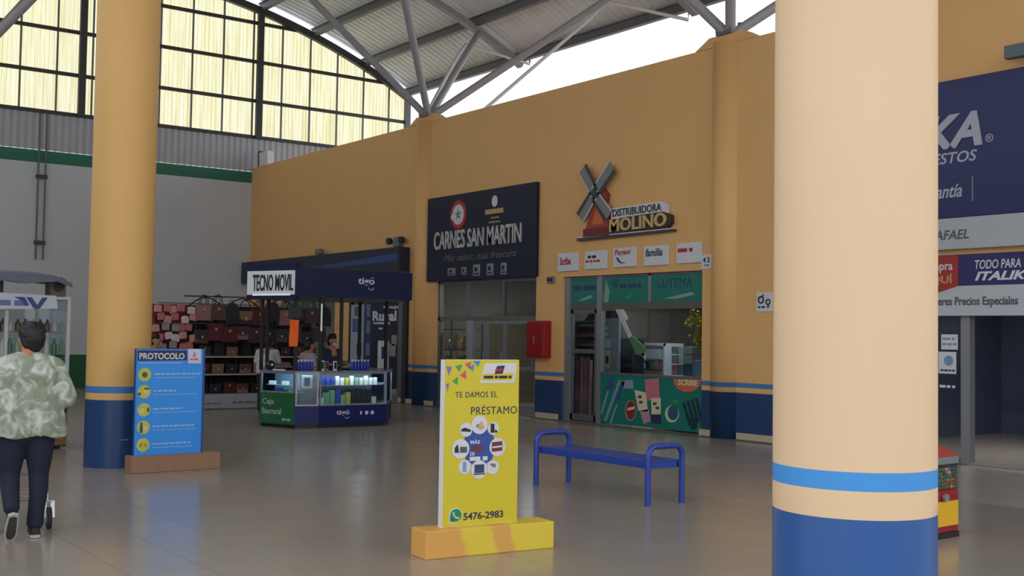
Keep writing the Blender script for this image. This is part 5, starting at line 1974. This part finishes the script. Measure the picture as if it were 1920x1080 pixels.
def eyes(c, fwd, rgt, par):
    c, fwd, rgt = Vector(c), Vector(fwd).normalized(), Vector(rgt).normalized()
    for s in (-1, 1):
        p = c + fwd * .083 + rgt * s * .031 + Vector((0, 0, .008))
        o = MB().ball(p, .0105, 8, 6).build('eye', M_WHITE, par)
        MB().ball(p + fwd * .007, .0055, 8, 6).build('iris', M_BLACK, o)


# ---- the walking person: local +y is the way they walk, x to their right
gx, gy = 2.27, 9.32
t = thing('person', 'person from behind in pale green flowered blouse pushing a trolley', 'person', (gx, gy, 0), math.atan2(-.12, 1))
hd_ = Vector((.015, .05, 1.475))
hf = Vector((-.45, .9, -.08))
hr = Vector((.9, .45, 0))
hc, hb = head_chains(hd_, hf, hr)
ch = [[((0, .0, .88), .115), ((0, .01, 1.02), .11), ((0, .0, 1.2), .12), ((0, .005, 1.29), .10), ((.0, .012, 1.35), .058), ((.01, .04, 1.43), .052)],
      [((-.09, 0, .86), .095), ((.09, 0, .86), .095)],
      [((-.10, .0, 1.295), .065), ((-.185, .0, 1.28), .056), ((-.27, -.03, 1.04), .042), ((-.27, -.02, 1.02), .042), ((-.235, .2, .95), .030), ((-.225, .245, .945), .024)],
      [((.10, .0, 1.295), .065), ((.185, .0, 1.28), .056), ((.27, -.03, 1.04), .042), ((.27, -.02, 1.02), .042), ((.235, .2, .95), .030), ((.225, .245, .945), .024)],
      [((.09, 0, .84), .09), ((.10, .03, .47), .056), ((.10, .0, .36), .052), ((.085, -.02, .10), .034), ((.08, .06, .045), .028)],
      [((-.09, 0, .84), .09), ((-.10, .05, .47), .056), ((-.10, .0, .37), .050), ((-.10, -.15, .215), .030), ((-.10, -.135, .155), .024)]]
ch += hc
ch += fingers((-.225, .245, .945), (.15, 1, .0), (0, .1, 1), (1, 0, 0))
ch += fingers((.225, .245, .945), (-.15, 1, .0), (0, .1, 1), (-1, 0, 0))
mesh_obj('body', grow(ch, .0075, 4, hb), M_SKIN, t)
eyes(hd_, hf, hr, t)
hfn, hrn = hf.normalized(), hr.normalized()
hair = [[(hd_ + Vector((0, 0, .055)) - hfn * .03, .088), (hd_ + Vector((0, 0, .01)) - hfn * .05, .080), (hd_ - Vector((0, 0, .035)) - hfn * .045, .066), (hd_ - Vector((0, 0, .07)) - hfn * .03, .05)],
        [(hd_ + Vector((0, 0, .08)) + hfn * .02, .07), (hd_ + Vector((0, 0, .06)) - hfn * .03, .085)]]
for s_ in (-1, 1):
    hair.append([(hd_ + hrn * s_ * .05 + Vector((0, 0, .06)), .05), (hd_ + hrn * s_ * .066 - hfn * .03 + Vector((0, 0, .0)), .034), (hd_ + hrn * s_ * .062 - hfn * .04 - Vector((0, 0, .04)), .026)])
r = random.Random(2)
hb2 = []
for k in range(60):
    a, z = r.uniform(0, 2 * PI), r.uniform(-.05, .12)
    d = Vector((math.cos(a), math.sin(a), 0))
    if d.dot(hfn) > .25 and z < .075:
        continue
    rad = .088 * math.sqrt(max(.1, 1 - ((z - .05) / .11) ** 2))
    hb2.append((hd_ - hfn * .025 + d * rad + Vector((0, 0, z)), r.uniform(.012, .017)))
mesh_obj('hair', grow(hair, .008, 2, hb2), M_HAIR, t)
# blouse with printed flowers
m = bpy.data.materials.new('flowered_pale_green')
m.use_nodes = True
nt = m.node_tree
bs = nt.nodes['Principled BSDF']
bs.inputs['Roughness'].default_value = .85
tc = nt.nodes.new('ShaderNodeTexCoord')
n1 = nt.nodes.new('ShaderNodeTexNoise')
n1.inputs['Scale'].default_value = 9
n1.inputs['Detail'].default_value = 3
n1.inputs['Distortion'].default_value = 1.2
cr = nt.nodes.new('ShaderNodeValToRGB')
e = cr.color_ramp.elements
e[0].position, e[0].color = .40, lin((134, 142, 124)) + (1,)
e[1].position, e[1].color = .50, lin((150, 157, 140)) + (1,)
k_ = e.new(.57)
k_.color = lin((176, 181, 170)) + (1,)
k_ = e.new(.68)
k_.color = lin((198, 201, 196)) + (1,)
nt.links.new(tc.outputs['Object'], n1.inputs['Vector'])
nt.links.new(n1.outputs['Fac'], cr.inputs[0])
nt.links.new(cr.outputs[0], bs.inputs['Base Color'])
M_BLOUSE = m
t.scale = (1.02, 1.02, 1.02)
bl = [[((-.06, -.0, 1.315), .075), ((.06, .0, 1.315), .075)], [((-.10, 0, 1.2), .14), ((.10, 0, 1.2), .14)], [((-.11, 0, 1.05), .14), ((.11, 0, 1.05), .14)],
      [((-.1, 0, 1.28), .095), ((-.11, 0, 1.05), .14), ((-.14, -.01, .80), .145)], [((.1, 0, 1.28), .095), ((.11, 0, 1.05), .14), ((.14, -.01, .80), .145)],
      [((0, -.005, 1.28), .10), ((0, -.0, 1.05), .145), ((0, -.01, .84), .15)], [((-.125, -.01, .84), .135), ((.14, -.01, .80), .145)],
      [((-.11, 0, 1.295), .082), ((-.19, 0, 1.27), .078), ((-.255, -.02, 1.09), .084), ((-.265, -.02, 1.05), .088)],
      [((.11, 0, 1.295), .082), ((.19, 0, 1.27), .078), ((.255, -.02, 1.09), .084), ((.265, -.02, 1.05), .088)]]
me = grow(bl, .011, 8)
# hem cut level, soft folds
for v in me.vertices:
    if v.co.z < .755 and abs(v.co.x) < .3:
        v.co.z = .755 + .012 * math.sin(v.co.x * 22)
    f_ = max(0, min(1, (1.2 - v.co.z) / .35))
    n_ = Vector((v.co.x, v.co.y, 0)).normalized()
    if abs(v.co.x) < .3:
        v.co += n_ * f_ * .010 * math.sin(math.atan2(v.co.y, v.co.x) * 9 + v.co.z * 4)
mesh_obj('blouse', me, M_BLOUSE, t)
tr = [[((-.105, 0, .80), .122), ((.105, 0, .80), .122)], [((0, .0, .84), .12), ((0, 0, .8), .12)],
      [((.10, 0, .80), .118), ((.10, .02, .6), .098), ((.10, .03, .47), .076), ((.10, .0, .34), .07), ((.085, -.02, .2), .063), ((.08, -.02, .11), .064)],
      [((-.10, 0, .80), .118), ((-.10, .03, .6), .098), ((-.10, .05, .47), .076), ((-.10, .0, .38), .07), ((-.10, -.10, .28), .062), ((-.10, -.13, .245), .06)]]
me = grow(tr, .010, 6)
mesh_obj('trousers', me, cloth('navy_trousers', (26, 30, 50)), t)


def shoe(loc, rx, rz=0):
    s = MB()
    # upper
    prof = [(-.115, .034, .055), (-.09, .040, .075), (-.04, .040, .07), (.02, .044, .055), (.07, .046, .042), (.11, .038, .03), (.135, .02, .015)]
    n = 12
    vs = []
    for y, w_, h in prof:
        for k in range(n):
            a = 2 * PI * k / n
            vs.append((w_ * math.cos(a), y, .022 + max(0, h * math.sin(a)) if math.sin(a) > 0 else .022))
    fs = [(i * n + k, i * n + (k + 1) % n, (i + 1) * n + (k + 1) % n, (i + 1) * n + k) for i in range(len(prof) - 1) for k in range(n)]
    s.add(vs, fs, True)
    s.add(vs, [tuple(range(n - 1, -1, -1)), tuple(range((len(prof) - 1) * n, len(prof) * n))])
    o = s.build('shoe', mat('shoe_black', (24, 24, 28), .5), t)
    so = MB()
    out = [(-.034, -.115), (-.04, -.05), (-.044, .03), (-.044, .08), (-.03, .125), (0, .142), (.03, .125), (.044, .08), (.044, .03), (.04, -.05), (.034, -.115), (0, -.128)]
    so.slab([(x, y) for x, y in out], 0, .022)
    so.build('sole', mat('sole_white', (176, 176, 174), .6), o)
    o2 = MB().slab([(x * .75, y * .82) for x, y in out], -.003, 0).build('tread', mat('tread_dark', (60, 58, 60), .7), o)
    o.location = loc
    o.rotation_euler = (rx, 0, rz)
    return o


shoe((.08, .03, 0.003), 0, -.05)
shoe((-.10, -.185, .105), -1.0, .06)

# ---- the trolley they push
t = thing('trolley', 'light metal trolley with rubber wheels pushed ahead of the walking person', 'trolley', (gx + .06, gy + .3, 0), math.atan2(-.12, 1))
M_CHR = mat('bright_steel', (176, 180, 184), .25, .8)
for x in (-.2, .2):
    MB().tube([(x, -.02, .95), (x, .05, .93), (x, .16, .5), (x, .1, .22)], .011, 8).build('side_rail', M_CHR, t)
    MB().tube([(x, .1, .22), (x, .62, .22)], .011, 8).build('base_rail', M_CHR, t)
MB().tube([(-.26, -.02, .95), (.26, -.02, .95)], .014, 10).build('handle', M_BLACK, t)
for y in (.12, .35, .6):
    MB().tube([(-.2, y, .22), (.2, y, .22)], .009, 8).build('cross_rail', M_CHR, t)
bk = MB()
for k in range(10):
    y = .15 + k * .05
    bk.tube([(-.2, y, .42 + .0 * k), (-.21, y, .75), ], .004, 5).tube([(.2, y, .42), (.21, y, .75)], .004, 5).tube([(-.2, y, .42), (.2, y, .42)], .004, 5)
for z in (.42, .53, .64, .75):
    bk.tube([(-.21, .15, z), (-.21, .6, z), (.21, .6, z), (.21, .15, z)], .005, 5, closed=True)
o = bk.build('wire_basket', M_CHR, t)
o['kind'] = 'stuff'
MB().tube([(-.2, .6, .22), (-.2, .6, .42)], .009, 6).tube([(.2, .6, .22), (.2, .6, .42)], .009, 6).build('front_stay', M_CHR, t)
for x in (-.2, .2):
    for y in (.0, .58):
        w_ = MB()
        w_.tube([(x - .016, y, .088), (x + .016, y, .088)], .086, 20)
        wh = w_.build('wheel', mat('tyre_black', (40, 40, 42), .7), t)
        MB().tube([(x - .019, y, .088), (x + .019, y, .088)], .045, 14).build('wheel_hub', M_GREY, wh)
        MB().bar((x + .03, y, .088), (x + .03, y + .04, .22), .008, .03).bar((x - .03, y, .088), (x - .03, y + .04, .22), .008, .03).bar((x - .034, y + .04, .22), (x + .034, y + .04, .22), .03, .01).build('fork', M_CHR, t)


# ---- people around the stalls
def bystander(loc, rz, h, shirt, pants, lab, bend=0.0, mask=False, hairlong=False, arms='down'):
    s = h / 1.62
    t = thing('person', lab, 'person', loc, rz)
    hd = Vector((0, .03 + bend * .9, 1.475 - bend * .35))
    fwd, rg = Vector((0, 1, -bend)), Vector((1, 0, 0))
    hc, hb = head_chains(hd, fwd, rg)
    ty = bend * .75
    tz = -bend * .25
    ch = [[((0, 0, .88), .11), ((0, ty * .4, 1.06), .105), ((0, ty * .8, 1.22 + tz * .7), .115), ((0, ty, 1.30 + tz), .09), ((0, ty + .02, 1.36 + tz), .054), ((0, ty + .04, 1.42 + tz), .05)],
          [((-.08, 0, .86), .09), ((.08, 0, .86), .09)]]
    for q in (-1, 1):
        sh = Vector((q * .175, ty, 1.28 + tz))
        el = sh + Vector((q * .06, .02, -.26))
        wr = el + (Vector((-q * .05, .2, .02)) if arms == 'fore' else Vector((q * .0, .06, -.22)))
        ch.append([((q * .09, ty, 1.29 + tz), .062), (sh, .054), (el, .042), (wr, .028)])
        dr = (wr - el).normalized()
        ch += fingers(wr, dr, (0, .2, 1) if arms == 'fore' else (q, .2, 0), (-q, 0, 0) if arms == 'fore' else (0, 1, 0))
        ch.append([((q * .085, 0, .84), .088), ((q * .09, .02, .47), .055), ((q * .09, -.02, .1), .034), ((q * .09, .1, .045), .03)])
    ch += hc
    mesh_obj('body', grow(ch, .010, 4, hb), M_SKIN, t)
    eyes(hd, fwd, rg, t)
    f_ = fwd.normalized()
    u = Vector((0, 0, 1))
    hair = [[(hd + u * .055 - f_ * .03, .087), (hd + u * .0 - f_ * .05, .078), (hd - u * .05 - f_ * .05, .06)], [(hd + u * .085 + f_ * .02, .068), (hd + u * .06 - f_ * .03, .085)]]
    if hairlong:
        hair.append([(hd - u * .03 - f_ * .06, .06), (hd - u * .16 - f_ * .07, .05), (hd - u * .24 - f_ * .06, .03)])
    mesh_obj('hair', grow(hair, .012, 3), M_HAIR, t)
    bl = [[((0, 0, .86), .135), ((0, ty * .4, 1.05), .135), ((0, ty * .9, 1.26 + tz), .10)]]
    for q in (-1, 1):
        sh = Vector((q * .18, ty, 1.275 + tz))
        bl.append([((q * .09, 0, .86), .115), ((q * .09, ty * .4, 1.05), .115), ((q * .09, ty * .9, 1.26 + tz), .085), (sh, .07), (sh + Vector((q * .045, .01, -.18)), .066)])
    mesh_obj('shirt', grow(bl, .013, 5), shirt, t)
    tr = [[((-.08, 0, .82), .108), ((.08, 0, .82), .108)]]
    for q in (-1, 1):
        tr.append([((q * .085, 0, .8), .105), ((q * .09, .02, .47), .072), ((q * .09, -.02, .12), .06)])
        o = MB().ball((q * .09, .07, .04), (.045, .13, .04), 12, 8).build('shoe', M_BLACK, t)
    mesh_obj('trousers', grow(tr, .013, 4), pants, t)
    if mask:
        o = MB().ball(hd + f_ * .062 - u * .06, (.05, .045, .04), 12, 8).build('face_mask', mat('mask_white', (206, 208, 212), .7), t)
    t.scale = (s, s, s)
    return t


SH_W = cloth('white_shirt', (186, 186, 190))
SH_N = cloth('navy_shirt', (36, 42, 74))
SH_G = cloth('grey_shirt', (150, 152, 158))
TR_D = cloth('dark_trousers', (34, 34, 44))


def stand(px, py, Y, rz, h, *a, **k):
    p = ony(px, py, Y)
    return bystander((p.x, Y, 0), rz, h, *a, **k)


stand(499, 650, 20.8, -.7, 1.56, SH_W, TR_D, 'person with dark hair and white top stooping between the bags and the kiosk', bend=.16, arms='fore', hairlong=True)
stand(574, 660, 18.9, -1.5, 1.50, SH_G, TR_D, 'person in a pale shirt inside the kiosk behind the left row of blue bottles', bend=.05, arms='fore')
stand(621, 660, 19.1, math.pi + .3, 1.58, SH_N, TR_D, 'person in navy shirt and white face mask inside the kiosk', mask=True, arms='fore')
stand(291, 640, 22.0, math.pi + .2, 1.52, SH_G, TR_D, 'person with dark hair standing at the left end of the bag stall', arms='fore')
